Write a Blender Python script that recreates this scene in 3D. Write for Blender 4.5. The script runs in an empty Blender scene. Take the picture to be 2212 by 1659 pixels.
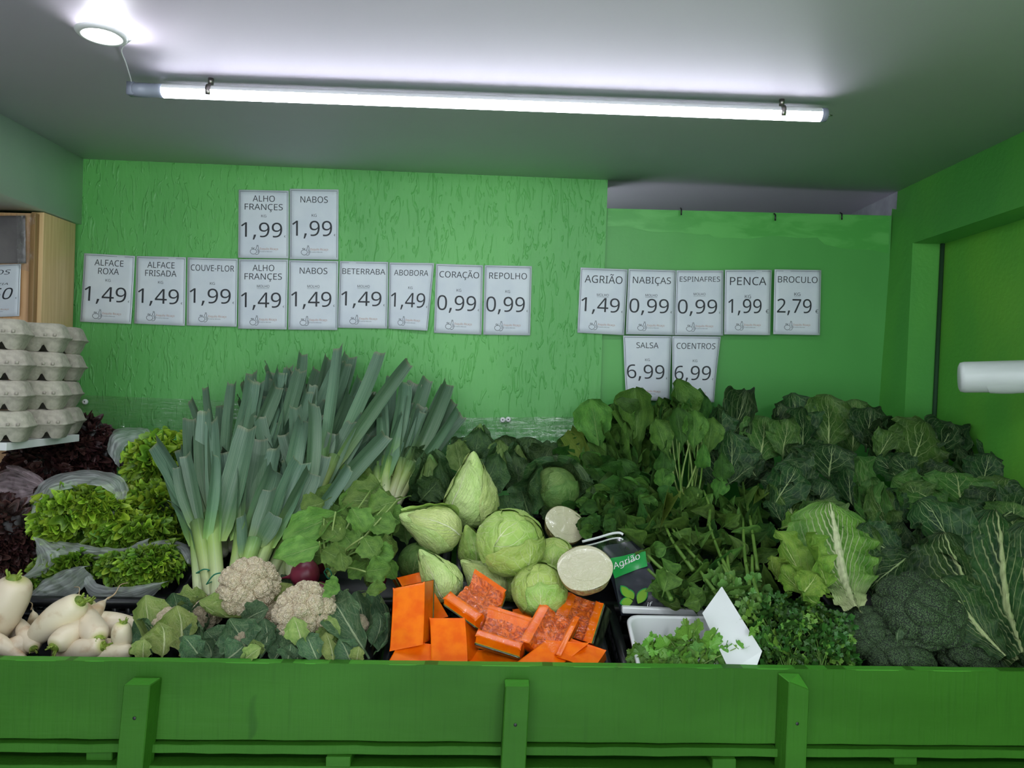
import bpy, math, random
import numpy as np
from mathutils import Vector, Matrix, Euler
PI = math.pi
S = bpy.context.scene
C = S.collection
# ---------------------------------------------------------------- camera, world, lights, exposure
FPX = 1663.0
CAMZ = 1.5
ROLL = 0.028
RIGHT = Vector((math.cos(ROLL), 0, math.sin(ROLL)))
UP = Vector((-math.sin(ROLL), 0, math.cos(ROLL)))
cam_d = bpy.data.cameras.new('camera')
cam_d.sensor_fit = 'HORIZONTAL'; cam_d.sensor_width = 36.0
cam_d.lens = 36.0 * FPX / 2212.0
cam_d.clip_start = 0.05; cam_d.clip_end = 50
cam = bpy.data.objects.new('camera', cam_d); C.objects.link(cam)
cam.matrix_world = Matrix(((RIGHT.x, UP.x, 0, 0), (0, 0, -1, 0), (RIGHT.z, UP.z, 0, CAMZ), (0, 0, 0, 1)))
S.camera = cam
W = bpy.data.worlds.new('world'); S.world = W; W.use_nodes = True
W.node_tree.nodes['Background'].inputs[0].default_value = (0.86, 0.95, 1.0, 1)
W.node_tree.nodes['Background'].inputs[1].default_value = 2.1
S.view_settings.view_transform = 'Standard'; S.view_settings.look = 'None'
S.view_settings.gamma = 1.0; S.view_settings.use_curve_mapping = False
S.view_settings.exposure = 0.10
TUBE_E = 24.0
# added fill point lights, unseen behind the camera, brightening the left lintel and ceiling
def add_fill_light(x, y, e):
    l = bpy.data.lights.new('fill_light', 'POINT'); l.shadow_soft_size = .06; l.energy = e; l.color = (0.90, 0.93, 1.0)
    o = bpy.data.objects.new('fill_light', l); C.objects.link(o); o.location = (x, y, 2.02)
for x_, e_ in ((-0.7, 6.0), (0.0, 8.0), (0.8, 18.0)): add_fill_light(x_, -0.25, e_)

# ---------------------------------------------------------------- helpers
def sr(r, g, b):
    f = lambda c: (c / 255 / 12.92) if c / 255 <= 0.04045 else ((c / 255 + 0.055) / 1.055) ** 2.4
    return (f(r), f(g), f(b), 1.0)
def at(px, py, Y):
    u = (px - 1106) / FPX; v = (829.5 - py) / FPX
    d = RIGHT * u + UP * v
    return Vector((d.x * Y, Y, CAMZ + d.z * Y))
SL = 0.045
def onplane(px, py, y0):
    u = (px - 1106) / FPX; v = (829.5 - py) / FPX
    d = RIGHT * u + UP * v
    Y = y0 / (1 - SL * d.x)
    return Vector((d.x * Y, Y, CAMZ + d.z * Y))
WALLY = 2.35
def wall(px, py, off=0.0): return onplane(px, py, WALLY - off)
def D(px, py, off=0.0):            # depth of the heaped produce's surface seen at a pixel
    h = 829 + ROLL * (px - 1106)
    y = 0.968 / ((py - h) / FPX + 0.3556)
    return y + SL * (px - 1106) / FPX * y + off
def P(px, py, off=0.0): return at(px, py, D(px, py, off))
def px2m(n, Y): return n * Y / FPX

def mk(name, V, F, uv=None, smooth=True, mi=None):
    V = np.asarray(V, dtype=np.float32).reshape(-1, 3)
    me = bpy.data.meshes.new(name)
    if isinstance(F, np.ndarray) and F.ndim == 2:
        k = F.shape[1]; n = F.shape[0]
        me.vertices.add(len(V)); me.vertices.foreach_set('co', V.ravel())
        me.loops.add(n * k); me.loops.foreach_set('vertex_index', F.astype(np.int32).ravel())
        me.polygons.add(n); me.polygons.foreach_set('loop_start', np.arange(0, n * k, k, dtype=np.int32))
        me.update(calc_edges=True)
    else:
        me.from_pydata([tuple(map(float, v)) for v in V], [], [tuple(map(int, f)) for f in F]); me.update()
    if uv is not None:
        l = me.uv_layers.new(name='UVMap')
        li = np.empty(len(me.loops), dtype=np.int32); me.loops.foreach_get('vertex_index', li)
        l.data.foreach_set('uv', np.asarray(uv, dtype=np.float32)[li].ravel())
    if smooth: me.polygons.foreach_set('use_smooth', [True] * len(me.polygons))
    if mi is not None: me.polygons.foreach_set('material_index', mi)
    return me
def gridfaces(nu, nv, closeu=False):
    a = np.arange(nu * nv).reshape(nv, nu)
    if closeu: a = np.concatenate([a, a[:, :1]], axis=1)
    return np.stack([a[:-1, :-1], a[:-1, 1:], a[1:, 1:], a[1:, :-1]], -1).reshape(-1, 4)
def join(ms):                      # [(V,F,uv)] -> one
    Vs, Fs, Us, n = [], [], [], 0
    for V, F, U in ms:
        V = np.asarray(V).reshape(-1, 3); Vs.append(V); Fs.append(np.asarray(F) + n); Us.append(np.asarray(U)); n += len(V)
    return np.concatenate(Vs), np.concatenate(Fs), np.concatenate(Us)
def xf(M, V):
    A = np.array(M)
    return np.asarray(V) @ A[:3, :3].T + A[:3, 3]

WM = {}
def tag(o, label=None, cat=None, group=None, kind=None):
    if label: o['label'] = label
    if cat: o['category'] = cat
    if group: o['group'] = group
    if kind: o['kind'] = kind
    return o
def thing(name, label, cat, loc=(0, 0, 0), group=None):
    o = bpy.data.objects.new(name, None); C.objects.link(o); o.location = loc; o.empty_display_size = .02
    WM[o] = Matrix.Translation(Vector(loc))
    return tag(o, label, cat, group, 'thing')
def part(name, me, m, parent=None, M=None, **kw):
    o = bpy.data.objects.new(name, me); C.objects.link(o)
    if m is not None and not me.materials:
        for q in (m if isinstance(m, (list, tuple)) else [m]): me.materials.append(q)
    M = M or Matrix.Identity(4)
    if parent is not None:
        o.parent = parent
        L = WM[parent].inverted() @ M
    else: L = M
    o.matrix_local = L
    WM[o] = M
    return tag(o, **kw)

def box(p0, p1, bev=0.0):
    x0, y0, z0 = p0; x1, y1, z1 = p1
    V = [(x0, y0, z0), (x1, y0, z0), (x1, y1, z0), (x0, y1, z0), (x0, y0, z1), (x1, y0, z1), (x1, y1, z1), (x0, y1, z1)]
    F = [(0, 3, 2, 1), (4, 5, 6, 7), (0, 1, 5, 4), (1, 2, 6, 5), (2, 3, 7, 6), (3, 0, 4, 7)]
    return np.array(V, float), np.array(F), np.zeros((8, 2))
def bevel(o, w=0.002, n=2):
    b = o.modifiers.new('bevel', 'BEVEL'); b.width = w; b.segments = n; b.limit_method = 'ANGLE'; return o
def tube(pts, rad, n=8, caps=True):
    pts = [Vector(p) for p in pts]; k = len(pts)
    if not hasattr(rad, '__len__'): rad = [rad] * k
    V = []; U = []; prev = None
    for i, p in enumerate(pts):
        t = (pts[min(i + 1, k - 1)] - pts[max(i - 1, 0)]).normalized()
        if prev is None: a = t.orthogonal().normalized()
        else: a = (prev - t * prev.dot(t)).normalized()
        prev = a; b = t.cross(a)
        for j in range(n):
            an = 2 * PI * j / n
            V.append(p + (a * math.cos(an) + b * math.sin(an)) * rad[i]); U.append((j / n, i / (k - 1)))
    F = gridfaces(n, k, True)
    V = np.array([tuple(v) for v in V])
    if caps:
        V = np.concatenate([V, [tuple(pts[0]), tuple(pts[-1])]]); U += [(.5, 0), (.5, 1)]
        c0, c1 = n * k, n * k + 1
        Fe = [(c0, (j + 1) % n, j, j) for j in range(0)]
        E = []
        for j in range(n):
            E.append((c0, (j + 1) % n, j, c0)); E.append((c1, (k - 1) * n + j, (k - 1) * n + (j + 1) % n, c1))
        # degenerate-free caps: use quads with mid vertices avoided by splitting pairs
        E = []
        for j in range(0, n - 1, 2):
            E.append((c0, (j + 2) % n, j + 1, j)); E.append((c1, (k - 1) * n + j, (k - 1) * n + j + 1, (k - 1) * n + (j + 2) % n))
        F = np.concatenate([F, np.array(E)])
    return V, F, np.array(U)
def lathe(prof, n=24):             # prof [(r,z)] -> around z
    V = []; U = []
    for i, (r, z) in enumerate(prof):
        for j in range(n):
            a = 2 * PI * j / n; V.append((r * math.cos(a), r * math.sin(a), z)); U.append((j / n, i / (len(prof) - 1)))
    return np.array(V), gridfaces(n, len(prof), True), np.array(U)
def curve(pts, n):                 # smooth polyline (Catmull-Rom)
    pts = [Vector(p) for p in pts]; out = []
    m = len(pts) - 1
    for i in range(n):
        t = i / (n - 1) * m; k = min(int(t), m - 1); f = t - k
        p0 = pts[max(k - 1, 0)]; p1 = pts[k]; p2 = pts[k + 1]; p3 = pts[min(k + 2, m)]
        out.append(0.5 * ((2 * p1) + (p2 - p0) * f + (2 * p0 - 5 * p1 + 4 * p2 - p3) * f * f + (3 * p1 - p0 - 3 * p2 + p3) * f ** 3))
    return out
def frame(base, tip, nrm=(0, -1, .3), width=None, zs=None):
    base, tip, nrm = Vector(base), Vector(tip), Vector(nrm)
    y = tip - base; L = y.length; y.normalize()
    z = nrm - y * nrm.dot(y)
    if z.length < 1e-4: z = y.orthogonal()
    z.normalize(); x = y.cross(z)
    w = width if width else L; q = zs if zs else L
    return Matrix(((x.x * w, y.x * L, z.x * q, base.x), (x.y * w, y.y * L, z.y * q, base.y), (x.z * w, y.z * L, z.z * q, base.z), (0, 0, 0, 1)))
def vnoise(Pn, seed=0, f=1.0, oct=3):      # cheap smooth pseudo noise, sum of random sines
    r = np.random.RandomState(seed); out = 0; a = 1; tot = 0
    for o in range(oct):
        for k in range(4):
            d = r.normal(size=3); d /= np.linalg.norm(d)
            out = out + a * np.sin((Pn @ d) * f * (0.8 + r.rand() * .5) * 2 * PI + r.rand() * 6.28)
        tot += a * 2; f *= 2; a *= .5
    return out / tot

# ---------------------------------------------------------------- materials
class G:
    def __init__(s, name):
        s.m = bpy.data.materials.new(name); s.m.use_nodes = True; s.t = s.m.node_tree; s.N = s.t.nodes; s.L = s.t.links
        s.b = s.N['Principled BSDF']; s.out = s.N['Material Output']
    def n(s, ty, **kw):
        q = s.N.new(ty)
        for k, v in kw.items(): setattr(q, k, v)
        return q
    def lk(s, a, b): s.L.new(a, b)
    def setv(s, inp, v):
        if isinstance(v, bpy.types.NodeSocket): s.lk(v, inp)
        else: inp.default_value = v
    def math(s, op, a, b=0.0, c=0.0, clamp=False):
        q = s.n('ShaderNodeMath', operation=op); q.use_clamp = clamp
        s.setv(q.inputs[0], a); s.setv(q.inputs[1], b); s.setv(q.inputs[2], c); return q.outputs[0]
    def mr(s, v, a, b, c=0.0, d=1.0):
        q = s.n('ShaderNodeMapRange'); q.interpolation_type = 'SMOOTHSTEP'
        s.setv(q.inputs[0], v)
        for i, w in enumerate((a, b, c, d)): s.setv(q.inputs[i + 1], w)
        return q.outputs[0]
    def mix(s, f, a, b, bt='MIX'):
        q = s.n('ShaderNodeMix', data_type='RGBA', blend_type=bt)
        s.setv(q.inputs[0], f); s.setv(q.inputs[6], a); s.setv(q.inputs[7], b); return q.outputs[2]
    def co(s, kind='Object', scale=(1, 1, 1)):
        t = s.n('ShaderNodeTexCoord'); mp = s.n('ShaderNodeMapping'); mp.inputs['Scale'].default_value = scale
        s.lk(t.outputs[kind], mp.inputs[0]); return mp.outputs[0]
    def noise(s, co, sc, det=3, dist=0.0, rough=.5):
        q = s.n('ShaderNodeTexNoise'); s.lk(co, q.inputs['Vector']); q.inputs['Scale'].default_value = sc
        q.inputs['Detail'].default_value = det; q.inputs['Distortion'].default_value = dist; q.inputs['Roughness'].default_value = rough
        return q.outputs[0]
    def voro(s, co, sc, feat='F1'):
        q = s.n('ShaderNodeTexVoronoi', feature=feat); s.lk(co, q.inputs['Vector']); q.inputs['Scale'].default_value = sc
        return q.outputs['Distance']
    def bump(s, h, st=.3, d=.01, prev=None):
        q = s.n('ShaderNodeBump'); q.inputs['Strength'].default_value = st; q.inputs['Distance'].default_value = d
        s.setv(q.inputs['Height'], h)
        if prev is not None: s.lk(prev, q.inputs['Normal'])
        s.lk(q.outputs[0], s.b.inputs['Normal']); return q.outputs[0]
    def col(s, v): s.setv(s.b.inputs['Base Color'], v)
    def rough(s, v): s.setv(s.b.inputs['Roughness'], v)
    def rnd(s): return s.n('ShaderNodeObjectInfo').outputs['Random']
    def vary(s, c, amt=.25):
        q = s.n('ShaderNodeHueSaturation'); s.setv(q.inputs['Color'], c)
        s.setv(q.inputs['Value'], s.math('MULTIPLY_ADD', s.rnd(), amt * 2, 1 - amt)); 
        s.setv(q.inputs['Hue'], s.math('MULTIPLY_ADD', s.rnd(), .03, .485)); return q.outputs[0]
    def translucent(s, f, colr):
        t = s.n('ShaderNodeBsdfTranslucent'); s.setv(t.inputs[0], colr); mx = s.n('ShaderNodeMixShader'); mx.inputs[0].default_value = f
        s.lk(s.b.outputs[0], mx.inputs[1]); s.lk(t.outputs[0], mx.inputs[2]); s.lk(mx.outputs[0], s.out.inputs[0])
def simple(name, c, rough=.6, c2=None, ns=20, det=3, stretch=(1, 1, 1), bump=0, bs=60, bd=.002, coat=0, metal=0, vary=0, thr=(.35, .65)):
    g = G(name); base = c
    if c2 is not None:
        base = g.mix(g.mr(g.noise(g.co('Object', stretch), ns, det), thr[0], thr[1]), c, c2)
    if vary: base = g.vary(base, vary)
    g.col(base); g.rough(rough); g.b.inputs['Metallic'].default_value = metal; g.b.inputs['Coat Weight'].default_value = coat
    g.b.inputs['Coat Roughness'].default_value = .12
    if bump: g.bump(g.noise(g.co('Object', stretch), bs, 4), bump, bd)
    return g.m
def leafmat(name, dark, light, vein, rib=.05, nlat=7, slant=.7, latw=.10, net=.35, netsc=14, rough=.5, trans=.18, stem=None, stemv=.12, vary=.18, bump=.5, fade=.0, ns=5, dist=.06, spec=.28):
    g = G(name)
    t = g.n('ShaderNodeTexCoord'); sp = g.n('ShaderNodeSeparateXYZ'); 
    nz = g.n('ShaderNodeTexNoise'); g.lk(t.outputs['UV'], nz.inputs['Vector']); nz.inputs['Scale'].default_value = 5
    ad = g.n('ShaderNodeVectorMath', operation='MULTIPLY_ADD'); g.lk(nz.outputs['Color'], ad.inputs[0]); ad.inputs[1].default_value = (dist, dist, 0); g.lk(t.outputs['UV'], ad.inputs[2])
    g.lk(ad.outputs[0], sp.inputs[0])
    a = g.math('MULTIPLY', g.math('ABSOLUTE', g.math('SUBTRACT', sp.outputs[0], .5 + dist / 2)), 2)
    v = g.math('SUBTRACT', sp.outputs[1], dist / 2)
    rw = g.math('MULTIPLY_ADD', v, -rib * .85, rib)
    ribm = g.mr(a, g.math('MULTIPLY', rw, .55), rw, 1.0, 0.0)
    tt = g.math('MULTIPLY', g.math('SUBTRACT', v, g.math('MULTIPLY', g.math('POWER', a, .85), slant)), nlat)
    fr = g.math('ABSOLUTE', g.math('SUBTRACT', g.math('FRACT', tt), .5))
    lw = g.math('MULTIPLY_ADD', a, -latw * .8, latw)
    latm = g.math('MULTIPLY', g.mr(fr, g.math('MULTIPLY', lw, .25), lw, 1.0, 0.0), g.math('POWER', g.math('MULTIPLY_ADD', a, -.9, 1.0), 1.3))
    nd = g.voro(ad.outputs[0], netsc, 'DISTANCE_TO_EDGE')
    netm = g.math('MULTIPLY', g.mr(nd, 0.0, .07, 1.0, 0.0), net)
    mask = g.math('MAXIMUM', g.math('MAXIMUM', ribm, g.math('MULTIPLY', latm, .85)), netm)
    base = g.mix(g.mr(g.noise(t.outputs['UV'], ns, 3), .3, .7), dark, light)
    base = g.vary(base, vary)
    c = g.mix(mask, base, vein)
    if stem is not None: c = g.mix(g.mr(v, stemv, stemv + fade + .08, 1.0, 0.0), c, stem)
    g.col(c); g.rough(rough)
    g.b.inputs['Specular IOR Level'].default_value = spec
    h = g.math('SUBTRACT', g.noise(t.outputs['UV'], 22, 3), g.math('MULTIPLY', mask, .8))
    g.bump(h, bump, .004)
    if trans: g.translucent(trans, c)
    return g.m
MT = {}
def build_materials():
    # painted plaster
    g = G('green_plaster'); co = g.co('Object', (1, 1, .35)); co2 = g.co('Object')
    c = g.mix(g.mr(g.noise(co, 3, 4), .35, .7), sr(84, 160, 80), sr(100, 178, 92))
    g.col(c); g.rough(.5)
    h = g.math('ADD', g.noise(co, 40, 4, .6), g.math('MULTIPLY', g.mr(g.noise(g.co('Object', (1, 1, .22)), 60, 2, 1.5), .56, .66), 1.2))
    g.bump(h, .5, .004); MT['plaster'] = g.m
    g = G('green_painted_board'); c = g.mix(g.mr(g.noise(g.co('Object', (1, 1, .6)), 2.5, 3), .35, .7), sr(72, 150, 68), sr(84, 165, 78)); g.col(c); g.rough(.45)
    g.bump(g.noise(g.co(), 90, 3), .12, .002); MT['board'] = g.m
    g = G('green_repainted_strip'); c = g.mix(g.mr(g.noise(g.co('Object', (1, 1, 3)), 9, 4, .5), .4, .65), sr(72, 156, 66), sr(90, 172, 82)); g.col(c); g.rough(.4); MT['strip'] = g.m
    g = G('green_side_wall'); c = g.mix(g.mr(g.noise(g.co('Object', (1, 1, .4)), 4, 4), .35, .7), sr(82, 160, 56), sr(102, 172, 54)); g.col(c); g.rough(.5)
    g.bump(g.noise(g.co(), 70, 4), .35, .003); MT['side'] = g.m
    g = G('green_wall_paint'); c = g.mix(g.mr(g.noise(g.co('Object', (1, 1, .4)), 4, 4), .35, .7), sr(70, 148, 60), sr(82, 160, 62)); g.col(c); g.rough(.5)
    g.bump(g.noise(g.co(), 70, 4), .3, .003); MT['side2'] = g.m
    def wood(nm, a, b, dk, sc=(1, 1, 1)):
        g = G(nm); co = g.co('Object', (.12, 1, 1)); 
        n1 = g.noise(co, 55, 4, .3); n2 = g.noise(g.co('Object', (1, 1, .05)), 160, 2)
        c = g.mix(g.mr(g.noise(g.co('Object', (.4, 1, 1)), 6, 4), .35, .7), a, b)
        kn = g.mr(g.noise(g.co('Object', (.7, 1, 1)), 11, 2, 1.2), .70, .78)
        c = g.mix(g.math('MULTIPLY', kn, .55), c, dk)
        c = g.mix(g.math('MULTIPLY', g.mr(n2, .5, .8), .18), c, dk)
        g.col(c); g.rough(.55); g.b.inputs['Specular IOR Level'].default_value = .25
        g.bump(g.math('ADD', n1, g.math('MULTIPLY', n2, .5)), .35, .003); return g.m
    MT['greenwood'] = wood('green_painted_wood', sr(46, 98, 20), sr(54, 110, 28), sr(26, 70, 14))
    MT['greentop'] = wood('green_lit_top', sr(66, 138, 40), sr(78, 152, 50), sr(110, 96, 60))  # same stand paint made lighter, lamp light on top faces put into the colour
    g = G('white_ceiling_paint'); c = g.mix(g.mr(g.noise(g.co(), 2, 3), .3, .7), sr(212, 203, 219), sr(218, 209, 225))
    g.col(c); g.rough(.6); g.bump(g.noise(g.co(), 30, 5), .18, .003); MT['ceiling'] = g.m
    MT['whitewall'] = simple('white_wall_paint', sr(226, 234, 230), .6, sr(216, 226, 222), 4, bump=.3, bs=30, bd=.003)
    MT['greywall'] = simple('grey_bare_wall', sr(150, 150, 160), .8, sr(128, 128, 138), 12, bump=.4, bs=50)
    MT['floor'] = simple('grey_floor', sr(205, 200, 196), .5, sr(190, 186, 182), 3)
    def panel(nm, a, b):
        g = G(nm); c = g.mix(g.mr(g.noise(g.co('Object', (1, 1, .04)), 120, 4, .2), .35, .65), a, b); g.col(c); g.rough(.4); return g.m
    MT['beech'] = panel('beech_laminate', sr(214, 172, 128), sr(196, 152, 108))
    MT['beech2'] = panel('side_beech_laminate', sr(214, 182, 134), sr(200, 166, 118))  # slightly paler, yellower beech for the cabinet's side panel
    MT['beechedge'] = panel('beech_edge', sr(150, 118, 78), sr(134, 104, 68))
    MT['paper'] = simple('white_paper', sr(206, 212, 218), .55, sr(196, 203, 212), 14, bump=.25, bs=25, bd=.002, thr=(.3, .75))
    MT['ink'] = simple('black_ink', sr(34, 38, 44), .6)
    MT['inkthin'] = simple('grey_ink', sr(80, 88, 96), .6)
    MT['inkbrown'] = simple('brown_ink', sr(168, 118, 92), .6)
    MT['greyplastic'] = simple('grey_plastic_film', sr(112, 108, 108), .18, sr(96, 92, 94), 8, bump=.6, bs=14, bd=.01)
    MT['blackplastic'] = simple('black_plastic', sr(30, 32, 35), .38, sr(22, 23, 25), 30)
    MT['whiteplastic'] = simple('white_plastic', sr(226, 228, 228), .3, sr(214, 216, 216), 6)
    MT['roll'] = simple('white_plastic_film_roll', sr(206, 212, 210), .4, sr(190, 196, 194), 8, stretch=(.3, 1, 1), bump=.3, bs=10, bd=.01)
    MT['pulp'] = simple('grey_moulded_pulp', sr(178, 172, 158), .85, sr(160, 155, 142), 90, bump=.5, bs=180, bd=.001, vary=.05)
    MT['blueprint'] = simple('blue_print', sr(52, 66, 140), .6)
    MT['metal'] = simple('steel', sr(150, 145, 140), .3, metal=1.0)
    MT['greycap'] = simple('grey_lamp_cap', sr(120, 126, 140), .45)
    MT['rubber'] = simple('green_rubber_band', sr(28, 120, 90), .5)
    MT['screw'] = simple('white_screw_cap', sr(220, 222, 222), .3)
    g = G('glowing_tube'); g.b.inputs['Emission Color'].default_value = (.87, .91, 1.0, 1); g.b.inputs['Emission Strength'].default_value = TUBE_E; MT['tube'] = g.m
    g = G('glowing_downlight'); g.b.inputs['Emission Color'].default_value = (.93, .95, 1.0, 1); g.b.inputs['Emission Strength'].default_value = 200.0; MT['spot'] = g.m
    # clear films
    def film(nm, tint, op, rough=.2, streak=.38, sc=(1.5, 12, 1), trl=.5, bumpy=.5):
        g = G(nm); g.col(tint); g.rough(rough)
        n = g.noise(g.co('UV', sc), 1.0, 4, .5); n2 = g.noise(g.co('UV', (5, 6, 1)), 1.0, 3, .8)
        g.bump(g.math('ADD', n, n2), bumpy, .01)
        tl = g.n('ShaderNodeBsdfTranslucent'); tl.inputs[0].default_value = tint; m1 = g.n('ShaderNodeMixShader'); m1.inputs[0].default_value = trl
        g.lk(g.b.outputs[0], m1.inputs[1]); g.lk(tl.outputs[0], m1.inputs[2])
        tr = g.n('ShaderNodeBsdfTransparent'); mx = g.n('ShaderNodeMixShader')
        f = g.math('ADD', g.math('MULTIPLY', g.mr(n, .42, .72), streak), g.math('MULTIPLY_ADD', g.mr(n2, .4, .7), streak * .4, op), clamp=True)
        g.lk(f, mx.inputs[0]); g.lk(tr.outputs[0], mx.inputs[1]); g.lk(m1.outputs[0], mx.inputs[2]); g.lk(mx.outputs[0], g.out.inputs[0]); return g.m
    MT['bag'] = film('translucent_bag', sr(236, 242, 240), .38)
    MT['bagpink'] = film('pinkish_bag', sr(232, 210, 216), .30)
    def wrap(nm, f, rough, sc, bumpy, d):
        g = G(nm); g.bump(g.noise(g.co('UV', sc), 1.0, 3, 1.0), bumpy, d)
        gl = g.n('ShaderNodeBsdfGlossy'); gl.inputs['Roughness'].default_value = rough; g.lk(g.b.inputs['Normal'].links[0].from_socket, gl.inputs['Normal'])
        tr = g.n('ShaderNodeBsdfTransparent'); mx = g.n('ShaderNodeMixShader'); mx.inputs[0].default_value = f
        g.lk(tr.outputs[0], mx.inputs[1]); g.lk(gl.outputs[0], mx.inputs[2]); g.lk(mx.outputs[0], g.out.inputs[0]); return g.m
    MT['clear'] = wrap('clear_film', .10, .10, (5, 9, 1), 1.0, .02)
    MT['wrap'] = wrap('clear_cling_film', .06, .06, (3, 5, 1), 1.0, .02)
    # produce
    g = G('turnip_skin'); co = g.co()
    c = g.mix(g.mr(g.noise(co, 25, 5), .5, .72), sr(226, 212, 184), sr(196, 168, 132))
    sp = g.n('ShaderNodeSeparateXYZ'); t = g.n('ShaderNodeTexCoord'); g.lk(t.outputs['UV'], sp.inputs[0])
    c = g.mix(g.mr(sp.outputs[1], .80, .97), c, sr(196, 196, 120))
    c = g.vary(c, .06); g.col(c); g.rough(.42); g.bump(g.noise(g.co('Object', (1, 1, 2)), 60, 3), .12, .002); MT['turnip'] = g.m
    MT['stub'] = simple('cut_green_stub', sr(140, 160, 60), .6, sr(96, 120, 40), 60, bump=.5, bs=90)
    MT['root'] = simple('thin_root', sr(190, 165, 130), .7)
    g = G('beet_skin'); c = g.mix(g.mr(g.noise(g.co(), 14, 4), .4, .7), sr(98, 22, 44), sr(122, 40, 62)); g.col(c); g.rough(.42); g.bump(g.noise(g.co(), 80, 3), .15, .002); MT['beet'] = g.m
    MT['palestem'] = simple('pale_green_stem', sr(150, 172, 98), .5, sr(118, 148, 72), 30)
    MT['stem'] = simple('green_stem', sr(104, 138, 56), .5, sr(84, 120, 44), 30)
    MT['thickrib'] = simple('whitish_leaf_rib', sr(196, 206, 160), .45, sr(172, 190, 132), 20)
    def leek(nm, stops):
        g = G(nm); t = g.n('ShaderNodeTexCoord'); sp = g.n('ShaderNodeSeparateXYZ'); g.lk(t.outputs['UV'], sp.inputs[0])
        cr = g.n('ShaderNodeValToRGB'); g.lk(sp.outputs[1], cr.inputs[0]); e = cr.color_ramp.elements
        e[0].position, e[0].color = stops[0]; e[1].position, e[1].color = stops[-1]
        for p, c in stops[1:-1]: q = e.new(p); q.color = c
        mp = g.n('ShaderNodeMapping'); mp.inputs['Scale'].default_value = (30, 1.2, 1); g.lk(t.outputs['UV'], mp.inputs[0])
        n = g.noise(mp.outputs[0], 1.0, 4)
        c = g.mix(g.math('MULTIPLY', g.mr(n, .35, .7), .35), cr.outputs[0], sr(150, 172, 140))
        c = g.vary(c, .2); g.col(c); g.rough(.45); g.bump(n, .3, .002); g.translucent(.08, c); return g.m
    MT['leekshaft'] = leek('leek_shaft', [(0, sr(226, 224, 200)), (.35, sr(206, 214, 160)), (.7, sr(150, 178, 84)), (1, sr(96, 134, 72))])
    MT['leekleaf'] = leek('leek_leaf', [(0, sr(152, 180, 88)), (.14, sr(104, 142, 74)), (.34, sr(80, 118, 82)), (.97, sr(68, 100, 80)), (1, sr(110, 116, 88))])
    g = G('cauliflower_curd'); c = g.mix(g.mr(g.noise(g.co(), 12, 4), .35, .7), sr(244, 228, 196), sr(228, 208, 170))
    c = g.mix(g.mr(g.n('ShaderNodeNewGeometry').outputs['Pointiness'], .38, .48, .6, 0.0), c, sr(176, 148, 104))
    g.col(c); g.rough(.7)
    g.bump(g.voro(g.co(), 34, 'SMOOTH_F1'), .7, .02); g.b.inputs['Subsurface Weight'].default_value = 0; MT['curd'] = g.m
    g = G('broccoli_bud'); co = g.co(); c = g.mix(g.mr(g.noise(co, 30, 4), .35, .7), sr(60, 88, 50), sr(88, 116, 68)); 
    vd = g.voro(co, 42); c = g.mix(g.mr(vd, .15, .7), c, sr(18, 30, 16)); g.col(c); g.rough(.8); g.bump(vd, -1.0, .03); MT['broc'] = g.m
    g = G('pumpkin_flesh'); co = g.co(); c = g.mix(g.mr(g.noise(co, 40, 4), .3, .7), sr(255, 124, 4), sr(244, 100, 0)); g.col(c); g.rough(.4)
    g.b.inputs['Coat Weight'].default_value = .25; g.b.inputs['Specular IOR Level'].default_value = .2; g.b.inputs['Coat Roughness'].default_value = .12
    g.bump(g.noise(g.co('Object', (1, .4, 1)), 45, 3, 1.0), .25, .004); MT['flesh'] = g.m
    g = G('pumpkin_cavity'); co = g.co(); n = g.noise(co, 60, 5, 2.5); c = g.mix(g.mr(n, .38, .62), sr(196, 72, 6), sr(252, 118, 20)); g.col(c); g.rough(.3)
    g.b.inputs['Coat Weight'].default_value = .5; g.b.inputs['Coat Roughness'].default_value = .1
    g.bump(g.math('ADD', n, g.noise(co, 22, 4, 2)), .7, .008); MT['cavity'] = g.m
    g = G('pumpkin_rind'); co = g.co(); c = g.mix(g.mr(g.noise(co, 35, 4, .6), .42, .62), sr(36, 44, 30), sr(84, 92, 66)); g.col(c); g.rough(.35)
    g.b.inputs['Coat Weight'].default_value = .7; g.b.inputs['Coat Roughness'].default_value = .1; g.bump(g.noise(co, 60, 4), .4, .003); MT['rind'] = g.m
    MT['rindedge'] = simple('rind_edge_line', sr(176, 168, 60), .4)
    MT['cutside'] = simple('browned_cabbage_side', sr(176, 168, 112), .5, sr(148, 118, 78), 6, bump=.4, bs=8, bd=.03)
    MT['cutface'] = simple('cabbage_cut_face', sr(214, 208, 176), .28, sr(196, 192, 152), 40, bump=.2, bs=60, bd=.002, coat=.8)
    # leaves
    MT['kale'] = leafmat('dark_kale_leaf', sr(30, 58, 32), sr(48, 82, 40), sr(164, 184, 128), rib=.06, nlat=4.5, slant=.75, latw=.085, net=.16, netsc=9, bump=.7)
    MT['kalelight'] = leafmat('mid_kale_leaf', sr(56, 92, 42), sr(80, 118, 52), sr(168, 188, 124), rib=.06, nlat=4.5, slant=.75, latw=.08, net=.18, netsc=9, bump=.7)
    MT['penca'] = leafmat('bright_penca_leaf', sr(100, 144, 46), sr(136, 172, 66), sr(192, 210, 130), rib=.08, nlat=5, slant=.8, latw=.10, net=.18, netsc=12, bump=.8)
    MT['pencaheart'] = leafmat('penca_ribbed_leaf', sr(74, 112, 38), sr(116, 152, 62), sr(214, 222, 174), rib=.22, nlat=7, slant=1.1, latw=.26, net=.10, netsc=12, bump=.9, dist=.035, stem=sr(196, 208, 150), stemv=.0, fade=.30)
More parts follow.
